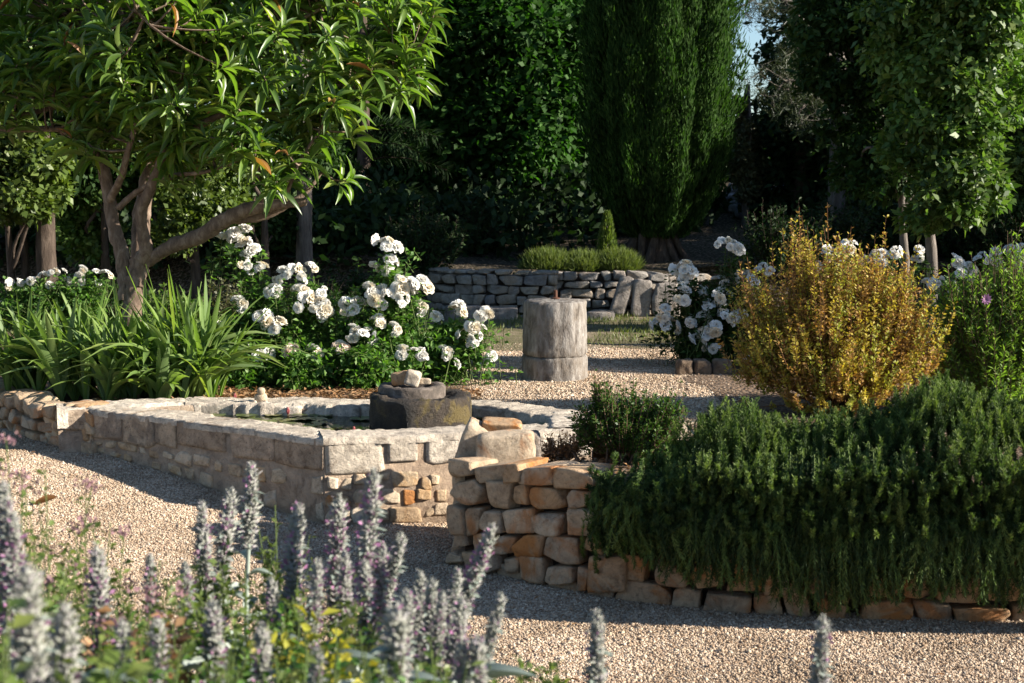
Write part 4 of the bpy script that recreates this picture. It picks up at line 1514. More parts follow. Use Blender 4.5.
leafy_shrub("green_shrub", gb(1000, 400, YW), [blob(985, 330, YW, 44), blob(1030, 320, YW, 50), blob(960, 310, YW, 26, (.8, .8, 1.3)), blob(1010, 285, YW, 26, (1, 1, 1.2)), blob(950, 350, YW, 30), blob(1000, 370, YW, 50)],
            1500, 24, .04, .010, "willow_leaf", "twig_bark", "fresh green narrow leaved shrub at the right edge beside the golden shrub", "shrub", tpl=T_RH, rt=(.5, .8), upw=.3, spread=.8, along=.7, tipj=.04)
c = pd(986, 299, 8.1)
fl = thing("pink_flower", c, "single small pink flower on the green shrub at the right", "flower")
mb = MB()
for k in range(10):
    a = k * .628
    leaves(mb, c[None], np.array([[math.cos(a), -.5, math.sin(a)]]), np.array([[0, -1, .2]]), .035, .02, T_L2)
mb.build("petals", M["floret"], fl, origin=c)
YBx = 6.72
leafy_shrub("box_shrub", gb(625, 448, YBx), [blob(610, 418, YBx, 34, (1, .7, 1)), blob(640, 416, YBx, 30, (1, .7, 1)), blob(597, 405, YBx, 14), blob(600, 390, YBx, 9, (.8, .8, 1.3)), blob(668, 412, YBx, 20), blob(585, 425, YBx, 18), blob(650, 432, YBx, 30)],
            620, 28, .02, .011, "box_leaf", "twig_bark", "small dark green box shrub between the pond's end and the rosemary", "shrub", rt=(.4, .8), upw=.12, tipj=.015)
# dry tuft on the wall top
leafy_shrub("dry_plant", np.array([*pd(560, 458, 6.75)[:2], .4]), [blob(555, 448, 6.75, 14), blob(575, 447, 6.8, 16), blob(543, 452, 6.7, 8)], 90, 14, .022, .008, "dry_leaf", "twig_bark", "withered brown tuft on the dry wall top beside the rocks", "plant", rt=(.2, .5))

# ------------------------------------------------------------------ rosemary
PXS = np.array([px_to_sz(p, 500)[0] for p in (598, 612, 645, 690, 760, 800, 830, 880, 930, 1000, 1100)])
Z_TOP = np.array([.46, .52, .58, .68, .76, .78, .79, .81, .83, .86, .88])
Z_LOW = np.array([.34, .24, .16, .12, .10, .03, .02, .08, .11, .08, .05])


def rosemary(s0, s1, label, n_up, n_hang):
    sm = (s0 + s1) / 2
    b2 = dp.at(np.array([sm]), -.25)[0]
    base = np.array([b2[0], b2[1], .4])
    o = thing("rosemary_bush", base, label, "rosemary", "rosemary bushes spilling over the dry stone wall")
    a, b = MB(), MB()

    def fam(n, kind):
        s = rng.uniform(s0, s1, n) + rng.normal(size=n) * .03
        nx = np.stack([np.interp(s, dp.s, dp.nrm[:, 0]), np.interp(s, dp.s, dp.nrm[:, 1])], -1)
        tx = np.stack([-nx[:, 1], nx[:, 0]], -1)
        zt = np.interp(s, PXS, Z_TOP) + .05 * np.sin(s * 6.1) + .03 * np.sin(s * 14 + 1)
        zl = np.interp(s, PXS, Z_LOW)
        fl = np.clip((s - PXS[0]) / .35, .12, 1)
        c2 = lambda off, z: np.column_stack([dp.at(s, 0) + nx * off[:, None], z])
        if kind == 'top':
            back = rng.uniform(-.12, .6, n) * fl
            sh = zt - .55 * np.clip(.22 - back, 0, 1) - .12 * np.clip(back - .4, 0, 1) - (1 - rng.random(n) ** .6) * .10
            L = rng.uniform(.13, .27, n)
            tip = c2(-back + L * .25, sh) + np.column_stack([rng.normal(size=(n, 2)) * .05, rng.normal(size=n) * .02])
            root = tip - np.column_stack([nx * (L * rng.uniform(.2, .7, n))[:, None] + tx * (rng.normal(size=n) * .06)[:, None], L * .8])
            ctrl = root * .35 + tip * .65 + np.column_stack([nx * .03, -L * .35])
        elif kind == 'mid':
            L = rng.uniform(.12, .22, n)
            zz = rng.uniform(.34, .58, n) * np.clip(zt / .7, .7, 1.1)
            tip = c2(rng.uniform(.10, .24, n) * fl ** .5, zz) + np.column_stack([tx * (rng.normal(size=n) * .05)[:, None], np.zeros(n)])
            root = tip - np.column_stack([nx * (L * .8)[:, None], -L * rng.uniform(-.1, .5, n)])
            ctrl = (root + tip) / 2 + np.column_stack([nx * (L * .35)[:, None], -L * .55])
        else:
            z0 = rng.uniform(.40, .56, n)
            tz = zl + np.abs(rng.normal(size=n)) * .12
            o1 = rng.uniform(.08, .20, n) * fl ** .5
            tip = c2(o1, tz) + np.column_stack([tx * (rng.normal(size=n) * .05)[:, None], np.zeros(n)])
            root = c2(rng.uniform(-.02, .06, n), z0)
            ctrl = c2(o1 + .08, np.maximum(tz + .06, z0 * .8 + tz * .2)) + np.column_stack([tx * (rng.normal(size=n) * .07)[:, None], np.zeros(n)])
        twigs(a, root, ctrl, tip, .0026, .0015, 4)
        nn = {'top': 230, 'mid': 200, 'hang': 260}[kind]
        tone = rng.choice(3, n, p={'top': [.25, .38, .37], 'mid': [.4, .4, .2], 'hang': [.5, .4, .1]}[kind])  # random sprig tones, weighted to paint sun on top and shade below
        for tn in range(3):
            k = tone == tn
            twig_leaves(b, root[k], ctrl[k], tip[k], nn, .0, .0155, .0028, .75, .85, T_ND, mat=tn, up=.3, off=.001)

    fam(n_up, 'top')
    fam(n_hang, 'mid')
    fam(int(n_hang * 1.1), 'hang')
    a.build("stems", M["green_cane"], o, origin=base)
    b.build("needles", [M["rosemary_dark"], M["rosemary_needle"], M["rosemary_bright"]], o, origin=base)


sx = [px_to_sz(p, 500)[0] for p in (606, 690, 775, 860, 945, 1040, 1150)]
rl = ["rosemary cascading over the wall beside the box shrub, leftmost of the row", "rosemary cascading over the wall, just right of the leftmost one", "rosemary hanging lowest, below the golden shrub's left half", "rosemary hanging to the gravel below the golden shrub's right side", "rosemary above the orange stones near the right edge", "rosemary cut by the photo's right edge"]
for i in range(6):
    rosemary(sx[i] - (.03 if i else 0), sx[i + 1] + .03, rl[i], 340, 170)

# ------------------------------------------------------------------ trees
def tree(name, base, trunk, blobs, nleaf, L, W, leafmat, barkmat, label, group=None, r0=.15, shell=2.2, clump=.2, nsub=26, tpl=T_RH, droop=.15, cat="tree", limbs=True, up=.7, trunks=None):
    base = np.array(base, float)
    o = thing(name, base, label, cat, group)
    a, b = MB(), MB()
    tr = [np.array(p, float) for p in trunk]
    top = tr[-1]
    for T_ in (trunks or [trunk]):
        tube(a, T_, r0, r0 * .5, 10, wob=.05)
    B = np.array([x[:4] for x in blobs], float)
    if limbs:
        for x in B:
            st = tr[-1] if len(tr) < 3 or rng.random() < .6 else tr[-2]
            if np.linalg.norm(x[:3] - st) > .2:
                md = (st + x[:3]) / 2 + rng.normal(size=3) * .12
                tube(a, [st, md, x[:3]], r0 * .45, r0 * .12, 6, m=4)
    # sub clumps on each blob
    P_, O_ = [], []
    wt = B[:, 3] ** 2
    cnt = np.maximum(1, (nleaf * wt / wt.sum()).astype(int))
    for x, bl, k in zip(B, blobs, cnt):
        sc = np.array(bl[4] if len(bl) > 4 else (1, 1, 1), float)
        cc = rvec(nsub) * (rng.random((nsub, 1)) ** (1 / (1 + shell)))
        cc[:, 2] = np.where(cc[:, 2] < -.5, cc[:, 2] * .6, cc[:, 2])
        ii = rng.integers(0, nsub, k)
        q = cc[ii] + rng.normal(size=(k, 3)) * clump
        P_.append(x[:3] + q * x[3] * sc)
        O_.append(q + (q - cc[ii]) * 1.5)
    P_ = np.concatenate(P_)
    O_ = unit(np.concatenate(O_))
    n = len(P_)
    D = O_ * .6 + rvec(n) * .8
    D[:, 2] -= droop
    N = rvec(n) * .6 + O_ * .4
    N[:, 2] += up
    sz = 1 + .3 * rng.normal(size=n).clip(-2, 2)
    leaves(b, P_, D, N, L * sz, W * sz, tpl)
    a.build("trunk", M[barkmat], o, smooth=True, origin=base)
    b.build("crown", M[leafmat], o, origin=base)
    return o


def hz(x, y):
    return float(h_hill(np.array(x), np.array(y)))


def hb(px, y, hill=True):
    x = pd(px, 250, y)[0]
    return np.array([x, y, (hz(x, y) if hill else .38) - .05])


# cypress
YC = 16.6
cb_ = hb(657, YC)
cyp = thing("cypress_tree", cb_, "broad dark columnar cypress with sunlit right side behind the back wall", "tree")
a, b = MB(), MB()
for k in range(11):
    an = k * .571
    f = .32 + .06 * rng.random()
    p0 = cb_ + np.array([math.cos(an) * f, math.sin(an) * f * .8, -.05])
    p1 = cb_ + np.array([math.cos(an) * f * .7, math.sin(an) * f * .6, .45])
    p2 = cb_ + np.array([math.cos(an) * .42, math.sin(an) * .4, 1.3])
    tube(a, [p0 + rng.normal(size=3) * [.05, .05, 0], p1 + rng.normal(size=3) * .05, p2], rng.uniform(.035, .07), .03, 8, wob=.12)
tube(a, [cb_ - [0, 0, .1], cb_ + [0, 0, 1], cb_ + [0, 0, 5]], .26, .1, 12)
n = 150000
z = rng.random(n) ** .9
Hc = 5.2
zz = .28 + z * Hc
rr = np.interp(zz, [.25, .5, .9, 1.5, 2.4, 4, 5, 5.5], [.28, .5, .70, .82, .86, .80, .5, .1])
an = rng.uniform(0, 6.283, n)
lump = 1 + .09 * np.sin(an * 9 + zz * 1.0) + .08 * np.sin(an * 17 - zz * 1.7 + 1) + .08 * np.sin(zz * 8 + an * 5) * np.sin(an * 11 + zz * 2)
q = rr * lump * (rng.random(n) ** .22)
P_ = cb_ + np.stack([q * np.cos(an), q * np.sin(an), zz], -1)
D = np.stack([np.cos(an) * .38, np.sin(an) * .38, np.full(n, 1.0)], -1) + rng.normal(size=(n, 3)) * .22
N = np.stack([np.cos(an), np.sin(an), np.full(n, .25)], -1) + rng.normal(size=(n, 3)) * .5
leaves(b, P_, D, N, rng.uniform(.05, .11, n), rng.uniform(.012, .024, n), T_RH)
a.build("trunk", M["dark_bark"], cyp, smooth=True, origin=cb_)
b.build("crown", M["cypress_spray"], cyp, origin=cb_)
# cypress sapling
sb_ = hb(607, 15.9)
sap = thing("cypress_sapling", sb_, "small bright cypress sapling at the left foot of the big cypress", "tree")
a, b = MB(), MB()
tube(a, [sb_, sb_ + [0, 0, .55]], .012, .005, 6)
n = 1600
zz = rng.random(n)
q = .13 * (1 - zz) ** .7 * rng.random(n) ** .5 + .01
an = rng.uniform(0, 6.283, n)
P_ = sb_ + np.stack([q * np.cos(an), q * np.sin(an), .05 + zz * .6], -1)
leaves(b, P_, np.stack([np.cos(an) * .4, np.sin(an) * .4, np.ones(n)], -1), rvec(n), .06, .018)
a.build("trunk", M["grey_bark"], sap, origin=sb_)
b.build("crown", M["lit_leaf"], sap, origin=sb_)

# grassy mounds on the back wall
for i, (px, wpx, hh) in enumerate(((548, 26, .2), (583, 24, .17), (618, 22, .2))):
    c = np.array([pd(px, 262, 15.7)[0], 15.7, .84])
    n = 5200
    q = rvec(n)
    q[:, 2] = np.abs(q[:, 2])
    P_ = c + q * [wpx * 15.7 / F * 1.05, .25, hh] * (rng.random((n, 1)) ** .35)
    mb = MB()
    leaves(mb, P_ - [0, 0, .03], q * .7 + [0, 0, .8] + rng.normal(size=(n, 3)) * .35, rvec(n), rng.uniform(.05, .13, n), .007, T_RH)
    o = mb.build("grassy_mound", M["mound_grass"], origin=c)
    tag(o, ["rounded light green mound on the back wall, left one", "low light green mound on the back wall between two others", "light green mound on the back wall below the sapling"][i], "plant", "green mounds on the back wall")

# big dark broadleaf behind
YB = 20.5
bb = hb(512, YB)
tree("broadleaf_tree", bb, [bb, bb + [.02, 0, 1.2], bb + [0, .1, 2.4]],
     [blob(px, py, YB + dy, r) for px, py, dy, r in ((420, 40, 0, 70), (480, 20, -.5, 70), (540, 60, -.6, 62), (450, 110, -.3, 60), (510, 130, -.5, 60), (555, 150, -.2, 50), (400, 130, .5, 50), (430, 180, 0, 40), (500, 190, .2, 36), (560, 190, .3, 36), (520, -40, 0, 70), (440, -50, 0, 70), (570, 10, -.2, 50), (370, 60, .4, 60))],
     60000, .11, .07, "maple_leaf", "dark_bark", "big dark green broadleaf tree behind the back wall, left of the cypress", "trees behind the court", .22, clump=.24)
# conifer at left-centre
YF = 18.5
fb_ = hb(365, YF)
fir = thing("fir_tree", fb_, "dark conifer with level drooping boughs behind the tallest white rose bush", "tree", "trees behind the court")
a, b = MB(), MB()
tube(a, [fb_, fb_ + [0, 0, 2], fb_ + [0, 0, 5]], .11, .03, 8)
for k in range(80):
    z0 = rng.uniform(.25, 4.6)
    an = rng.uniform(0, 6.283)
    L = (1.25 - z0 * .2) * rng.uniform(.7, 1.1)
    p0 = fb_ + [0, 0, z0]
    d = np.array([math.cos(an), math.sin(an), 0])
    A_1 = p0[None]
    B_1 = (p0 + d * L + [0, 0, -.12 * L])[None]
    C_1 = (p0 + d * L * .5 + [0, 0, .12])[None]
    twigs(a, A_1, C_1, B_1, .014, .004, 4)
    twig_leaves(b, A_1, C_1, B_1, 200, .1, .16, .022, .8, .5, T_RH, up=1.0, droop=.12)
a.build("trunk", M["dark_bark"], fir, origin=fb_)
b.build("crown", M["deep_leaf"], fir, origin=fb_)
# pine with bare trunk behind the loquat
YP = 15.5
pb_ = hb(304, YP, False)
tree("pine_tree", pb_, [pb_, pb_ + [.01, 0, 1.5], pb_ + [0, .05, 3.2]], [blob(px, py, YP + dy, r) for px, py, dy, r in ((290, -20, 0, 50), (330, -40, .3, 50), (260, -60, .2, 50), (310, 30, .4, 30))], 9000, .13, .012, "pine_needle", "grey_bark",
     "straight bare pine trunk standing behind the white roses", "trees behind the court", .105, tpl=T_ND)
# left group
YL = 14.0
for px, lab, bl, r0, lm in ((46, "stout dark trunked tree at the left, between the thin pair and the spreading tree", ((60, 150, .6, 60), (20, 120, .8, 60), (80, 90, .5, 60), (40, 60, .5, 70)), .13, "dark_leaf"),
                        (14, "slender twin stemmed tree with sunlit leaves at the left edge", ((20, 180, -.4, 34), (40, 160, -.4, 28), (-5, 150, -.3, 36), (30, 205, -.5, 20), (0, 205, -.4, 22), (50, 190, -.3, 18)), .05, "lit_leaf")):
    b0 = hb(px, YL, False)
    b0[2] = .36
    if px == 14:
        t1 = [b0 + [-.06, 0, 0], b0 + [-.04, 0, .5], b0 + [-.06, 0, 1.3]]
        t2 = [b0 + [.03, .05, 0], b0 + [.09, .05, .5], b0 + [.06, .05, 1.3]]
        tree("slender_tree", b0, t1, [blob(x, y, YL + d, r) for x, y, d, r in bl], 9000, .07, .045, lm, "dark_bark", lab, "trees behind the court", r0, trunks=[t1, t2])
    else:
        tree("stout_tree", b0, [b0, b0 + [0, 0, .8], b0 + [.02, 0, 1.6]], [blob(x, y, YL + d, r) for x, y, d, r in bl], 12000, .09, .05, lm, "dark_bark", lab, "trees behind the court", r0)
YU = 14.7
for px, bl, lab, lm in ((195, ((190, 200, 0, 40), (215, 185, .1, 34), (170, 180, .1, 32), (225, 220, -.1, 24), (180, 235, -.2, 26), (200, 150, .3, 40)), "sunlit bushy evergreen seen behind the spreading tree's trunk", "lit_leaf"),
                    (105, ((85, 200, .3, 36), (110, 170, .4, 40), (70, 225, .2, 24), (95, 240, .2, 26)), "darker bushy evergreen seen left of the spreading tree's trunk", "oak_leaf"),
                    (265, ((262, 170, .8, 40), (250, 215, .8, 30), (290, 140, 1, 44), (280, 225, .9, 26)), "shaded bushy evergreen above the leftmost roses", "dark_leaf")):
    b0 = hb(px, YU, False)
    b0[2] = .36
    tree("bushy_evergreen", b0, [b0, b0 + [0, 0, .6], b0 + [0, 0, 1.2]], [blob(x, y, YU + d, r) for x, y, d, r in bl], 15000, .06, .036, lm, "dark_bark", lab, "trees behind the court", .06, clump=.16)
# sunlit tree glimpsed through the gap
b0 = hb(436, 29)
tree("birch_tree", b0, [b0, b0 + [0, 0, 1.5], b0 + [0, 0, 2.8]], [blob(x, y, 29, r) for x, y, r in ((436, 205, 14), (440, 225, 16), (432, 245, 16), (438, 185, 9), (425, 240, 12))], 3000, .12, .06, "olive_leaf", "grey_bark",
     "far pale green tree glimpsed in the gap left of the big broadleaf", "trees behind the court", .06)
# olive-brown tree beside the cypress
b0 = hb(745, 20)
tree("olive_tree", b0, [b0, b0 + [0, 0, 1], b0 + [0, 0, 2]], [blob(x, y, 20, r) for x, y, r in ((740, 130, 14), (738, 105, 9), (744, 160, 20), (748, 190, 14))], 9000, .06, .03, "olive_leaf", "grey_bark",
     "olive brown leaved tree squeezed against the cypress's right side", "trees behind the court", .06, clump=.15)
# evergreen oaks at the right
YO = 13.4
oaks = [
    (930, YO, ((930, 60, 0, 62), (965, 30, -.2, 56), (955, 110, -.35, 50), (975, 160, -.4, 44), (935, 185, -.4, 42), (920, 130, -.1, 48), (995, 95, -.2, 40), (960, 205, -.45, 28), (925, 215, -.35, 24), (990, 20, -.2, 50), (900, 30, 0, 50), (945, -30, 0, 60), (985, 195, -.3, 22)), "oak_leaf", "bright evergreen oak with sunlit crown, the larger of the two mottled trunks", 30000),
    (903, YO + .6, ((890, 60, .2, 56), (870, 120, .2, 46), (895, 170, .1, 38), (860, 170, .3, 32), (850, 60, .4, 50), (840, 10, .4, 56)), "dark_leaf", "shaded evergreen oak left of the bright oak, slimmer trunk", 24000),
    (1030, YO + 2.6, ((1020, 150, 0, 44), (1040, 60, 0, 60), (1015, 200, -.1, 30), (1050, 190, 0, 50), (1012, 110, .2, 30)), "oak_leaf", "evergreen oak cut by the photo's right edge", 16000),
]
for px, yy, bl, lm, lab, nlv in oaks:
    x = pd(px, 280, yy)[0]
    b0 = np.array([x, yy, .36])
    tree("evergreen_oak", b0, [b0, b0 + [.02, 0, .55], b0 + [-.03, 0, 1.15], b0 + [.0, 0, 1.7]], [blob(px_, py, yy + d, r) for px_, py, d, r in bl], nlv, .075, .04, lm, "grey_bark", lab, "evergreen oaks at the right", .066 if px > 910 else .052, clump=.14, nsub=26)
# dark trees right-centre
YD = 20
for px, bl, lab, lm, nlv in ((800, ((790, 150, .5, 56), (830, 110, 0, 60), (800, 195, .2, 44), (850, 170, 0, 50), (775, 205, .5, 30), (870, 60, .5, 70), (850, 10, .5, 60), (785, 130, .8, 36), (800, 40, .6, 36), (782, 85, .6, 22)), "dark evergreen tree in deep shade right of the cypress", "deep_leaf", 22000),
                         (1010, ((1000, 230, 0, 50), (960, 240, .4, 40), (1050, 200, 0, 60), (1030, 100, .5, 90), (990, 150, .6, 70), (920, 230, .6, 40)), "dark evergreen tree in deep shade behind the oaks", "deep_leaf", 22000)):
    b0 = hb(px, YD)
    tree("dark_evergreen", b0, [b0, b0 + [0, 0, 1.2], b0 + [0, 0, 2.4]], [blob(x, y, YD + d, r) for x, y, d, r in bl], nlv, .12, .06, lm, "dark_bark", lab, "trees behind the court", .12, clump=.22)
# pine with bare slanting branches by the sky gap
YN = 18.2
b0 = hb(835, YN)
pn = thing("old_pine", b0, "grey pine with bare slanting branches below the patch of sky", "tree", "trees behind the court")
a, b = MB(), MB()
tube(a, [b0, b0 + [0, 0, 2], b0 + [-.05, 0, 4.5]], .12, .07, 8)
for p0, p1, p2 in (((840, 110), (800, 90), (756, 62)), ((845, 60), (815, 30), (785, 5)), ((840, 95), (790, 80), (772, 100)), ((838, 60), (810, 45), (790, 40)), ((826, 90), (800, 110), (802, 125)), ((800, 5), (765, -4), (735, 10))):
    A_1, C_1, B_1 = pd(*p0, YN), pd(*p1, YN - .2), pd(*p2, YN - .3)
    tube(a, [A_1, C_1, B_1], .03, .008, 6)
    for k in range(16):
        t = rng.uniform(.25, 1)
        p = (1 - t) ** 2 * A_1 + 2 * t * (1 - t) * C_1 + t * t * B_1
        e = p + rng.normal(size=3) * [.22, .22, .12]
        tube(a, [p, (p + e) / 2 + [0, 0, -.03], e], .005, .003, 4, m=2)
        n = 80
        leaves(b, e + rng.normal(size=(n, 3)) * .06, rvec(n) + [0, 0, .3], rvec(n), .075, .006, T_ND)
a.build("trunk", M["grey_bark"], pn, smooth=True, origin=b0)
b.build("crown", M["pine_needle"], pn, origin=b0)

# shade shrubs between the trees and the court
sh = [(225, 13.0, 30, .45, "low shaded shrub with sunlit top behind the leftmost roses", "olive_leaf"), (300, 13.2, 42, .42, "low dark shrub below the bare pine trunk", "dark_leaf"), (165, 12.8, 34, .4, "low green shrub between the irises and bushy evergreen", "oak_leaf"),
      (360, 14.0, 44, .6, "dark shrub behind the tallest roses, below the conifer", "deep_leaf"), (425, 15.6, 40, .7, "dark shrub left of the curved back wall", "deep_leaf"), (465, 17.2, 34, .65, "dark shrub behind the curved back wall", "deep_leaf"),
      (120, 13.4, 40, .42, "dark low shrub just left of the spreading tree's trunk", "dark_leaf"), (30, 13.6, 50, .4, "dark low shrub behind the distant white roses", "dark_leaf"),
      (775, 15.6, 42, .75, "dark rounded shrub behind the right rose bush", "deep_leaf"), (815, 16.2, 40, .8, "dark rounded shrub behind the golden shrub's tip", "deep_leaf"), (880, 16.8, 50, .6, "dark shrub seen between the oak trunks", "deep_leaf"), (960, 16.8, 60, .7, "dark shrub right of the oak trunks", "deep_leaf"), (1040, 15.5, 70, .7, "dark shrub at the right edge behind the roses", "deep_leaf")]
for px, yy, rp, hh, lab, lm in sh:
    x = pd(px, 260, yy)[0]
    r = rp * yy / F
    b0 = np.array([x, yy, .36 if yy < 15.3 else hz(x, yy) - .05])
    leafy_shrub("shade_shrub", b0, [(x + rng.normal() * r * .4, yy + rng.normal() * .15, b0[2] + hh * f, r * .75, (1.15, .8, min(1, hh / r * .75))) for f in (.35, .45, .6, .5)], 260, 22, .05, .024, lm, "dark_bark", lab, "shrub", "low shrubs in the shade", rt=(.3, .8), upw=.25)

# scree at back right
mb = MB()
for k in range(150):
    px = rng.uniform(732, 850)
    yy = rng.uniform(20.5, 24)
    x = pd(px, 210, yy)[0]
    s = rng.uniform(.10, .3)
    mb.add(rock_shape(4, 8, .66, .95) * np.array([s, s * .8, s * .6]) * .6 + [x, yy, hz(x, yy) + .05 + s * .1], ST_F)
tag(mb.build("rock_scree", M["blue_rock"]), kind="stuff")

# trees standing to the right of the view: they shade the court
for i, (x, yy, zt, r, nlv) in enumerate(((7.8, 15.8, 3.45, 1.2, 10000), (9.5, 17.2, 3.4, 1.5, 12000), (9, 20.5, 4.4, 1.8, 9000))):
    b0 = np.array([x, yy, .3])
    tree("evergreen_oak", b0, [b0, b0 + [0, 0, 1], b0 + [0, 0, 2]], [(x + rng.normal() * r * .4, yy + rng.normal() * r * .4, zt * f, r * g_) for f, g_ in ((.55, .8), (.75, .8), (.95, .7), (.7, .6), (.45, .6), (1.1, .45))], nlv, .16, .1, "dark_leaf", "grey_bark",
         "evergreen oak standing right of the view, shading the court", "evergreen oaks at the right", .14, clump=.25)

b0 = np.array([5.6, 9.8, .38])  # unseen tree, added to cast the shade strip behind the column
tree("shade_tree", b0, [b0, b0 + [0, 0, .8], b0 + [0, 0, 1.6]], [(5.6, 9.8, 1.9, .38), (5.7, 9.75, 2.4, .4), (5.6, 9.85, 2.9, .3)], 5000, .08, .045, "oak_leaf", "grey_bark", "slim unseen tree added right of the view to shade the court", None, .04)

# far wood closing the view
P_, O_ = [], []
for k in range(680):
    yy = rng.uniform(27, 46)
    px = rng.uniform(-700, 1750)
    x = (px - 512) / F * yy
    top = 8.5 + 3 * rng.random()
    if 700 < px < 790:
        top = 1.7 + (190 - 105) / F * yy - .8
    z0 = hz(x, yy)
    zc = z0 + (top - z0) * rng.random() ** .8
    r = rng.uniform(.7, 1.5)
    if 680 < px < 810:
        r = min(r, .6)
        zc = min(zc, 1.7 + (190 - 120) / F * yy - .9)
    m = 520
    cc = rvec(10)
    ii = rng.integers(0, 10, m)
    q = cc[ii] * .8 + rng.normal(size=(m, 3)) * .25
    P_.append(np.array([x, yy, zc]) + q * r)
    O_.append(q)
P_ = np.concatenate(P_)
O_ = unit(np.concatenate(O_))
n = len(P_)
mb = MB()
leaves(mb, P_, O_ + rvec(n), rvec(n) + [0, 0, .6], rng.uniform(.18, .36, n), .16, T_RH)
tag(mb.build("far_wood", M["deep_leaf"]), kind="stuff")
# undergrowth of the wood
P_ = []
for k in range(620):
    yy = rng.uniform(16.6, 27)
    px = rng.uniform(-300, 1350)
    if 700 < px < 850 and yy < 25 or 560 < px < 760 and yy < 18.2 or 400 < px < 560 and yy < 16.9:
        continue
    x = (px - 512) / F * yy
    r = rng.uniform(.35, .7)
    P_.append(np.array([x, yy, hz(x, yy) + r * .4]) + rvec(240) * (rng.random((240, 1)) ** .3) * r)
P_ = np.concatenate(P_)
n = len(P_)
mb = MB()
leaves(mb, P_, rvec(n) + [0, 0, .2], rvec(n) + [0, 0, .6], rng.uniform(.1, .2, n), .08, T_RH)
tag(mb.build("undergrowth", M["deep_leaf"]), kind="stuff")

# lawn grass, leaf litter
n = 26000
x = rng.uniform(-5, 5, n)
y = rng.uniform(11.9, 15.4, n)
cl = np.sin(2.1 * x + 1.3 * y) + np.sin(3.7 * x - 2.2 * y) + rng.normal(size=n) * .5
k = cl > -.1
x, y = x[k], y[k]
P_ = np.stack([x, y, h_up(x, y) + .014], -1)
mb = MB()
leaves(mb, P_, rvec(len(x)) * .6 + [0, 0, 1], rvec(len(x)), rng.uniform(.03, .07, len(x)), .008, T_RH)
tag(mb.build("grass", M["grass_blade"]), kind="stuff")
n = 2600
x = np.concatenate([rng.uniform(-2.6, -.2, n), rng.uniform(.1, 1.8, 900)])
y = np.concatenate([rng.uniform(8.6, 9.3, n), rng.uniform(6.4, 6.85, 900)])
P_ = np.stack([x, y, h_up(x, y) + .02 + .012 * rng.random(len(x))], -1)
mb = MB()
q = rvec(len(x))
q[:, 2] *= .3
leaves(mb, P_, q, rvec(len(x)) * .5 + [0, 0, 1], rng.uniform(.03, .06, len(x)), rng.uniform(.012, .025, len(x)), T_L2)
tag(mb.build("leaf_litter", M["dry_leaf"]), kind="stuff")
n = 420
x = rng.uniform(-3.2, 2.4, n)
y = rng.uniform(4.6, 8.4, n)
k = (y < np.interp(x, [-3.2, -.95, -.3, 0, .4, .8, 1.4, 2, 3], [8.5, 7.1, 7.0, 6.3, 6.0, 5.85, 5.72, 5.66, 5.6])) & ((rng.random(n) < .3) | (np.interp(x, [-3.2, -.95, -.3, 0, .4, .8, 1.4, 2, 3], [8.5, 7.1, 7.0, 6.3, 6.0, 5.85, 5.72, 5.66, 5.6]) - y < .5))
x, y = x[k], y[k]
n = len(x)
q = rvec(n)
q[:, 2] *= .2
mb = MB()
leaves(mb, np.stack([x, y, h_path(x, y) + .012], -1), q, rvec(n) * .4 + [0, 0, 1], rng.uniform(.015, .05, n), rng.uniform(.004, .014, n), T_L2)
tag(mb.build("fallen_litter", M["dry_leaf"]), kind="stuff")
c = pz(42, 491, .2)
mb = MB()
leaves(mb, np.array([[c[0] - .05, c[1], h_path(c[0], c[1]) + .012]]), np.array([[1, .15, .05]]), np.array([[0, 0, 1.0]]), .12, .05, tpl_leaf(5, .5, -.25, .5))
o = mb.build("fallen_leaf", M["loquat_old"], origin=c)
tag(o, "fallen orange leaf lying on the sunlit gravel at the left", "leaf")

# ------------------------------------------------------------------ foreground: lamb's ears
T_EAR = tpl_leaf(6, .35, .45, .5)
OCT = np.array([(1, 0, 0), (0, 1, 0), (-1, 0, 0), (0, -1, 0), (0, 0, 1), (0, 0, -1)], float)
OCF = np.array([(0, 1, 4), (1, 2, 4), (2, 3, 4), (3, 0, 4), (1, 0, 5), (2, 1, 5), (3, 2, 5), (0, 3, 5)])


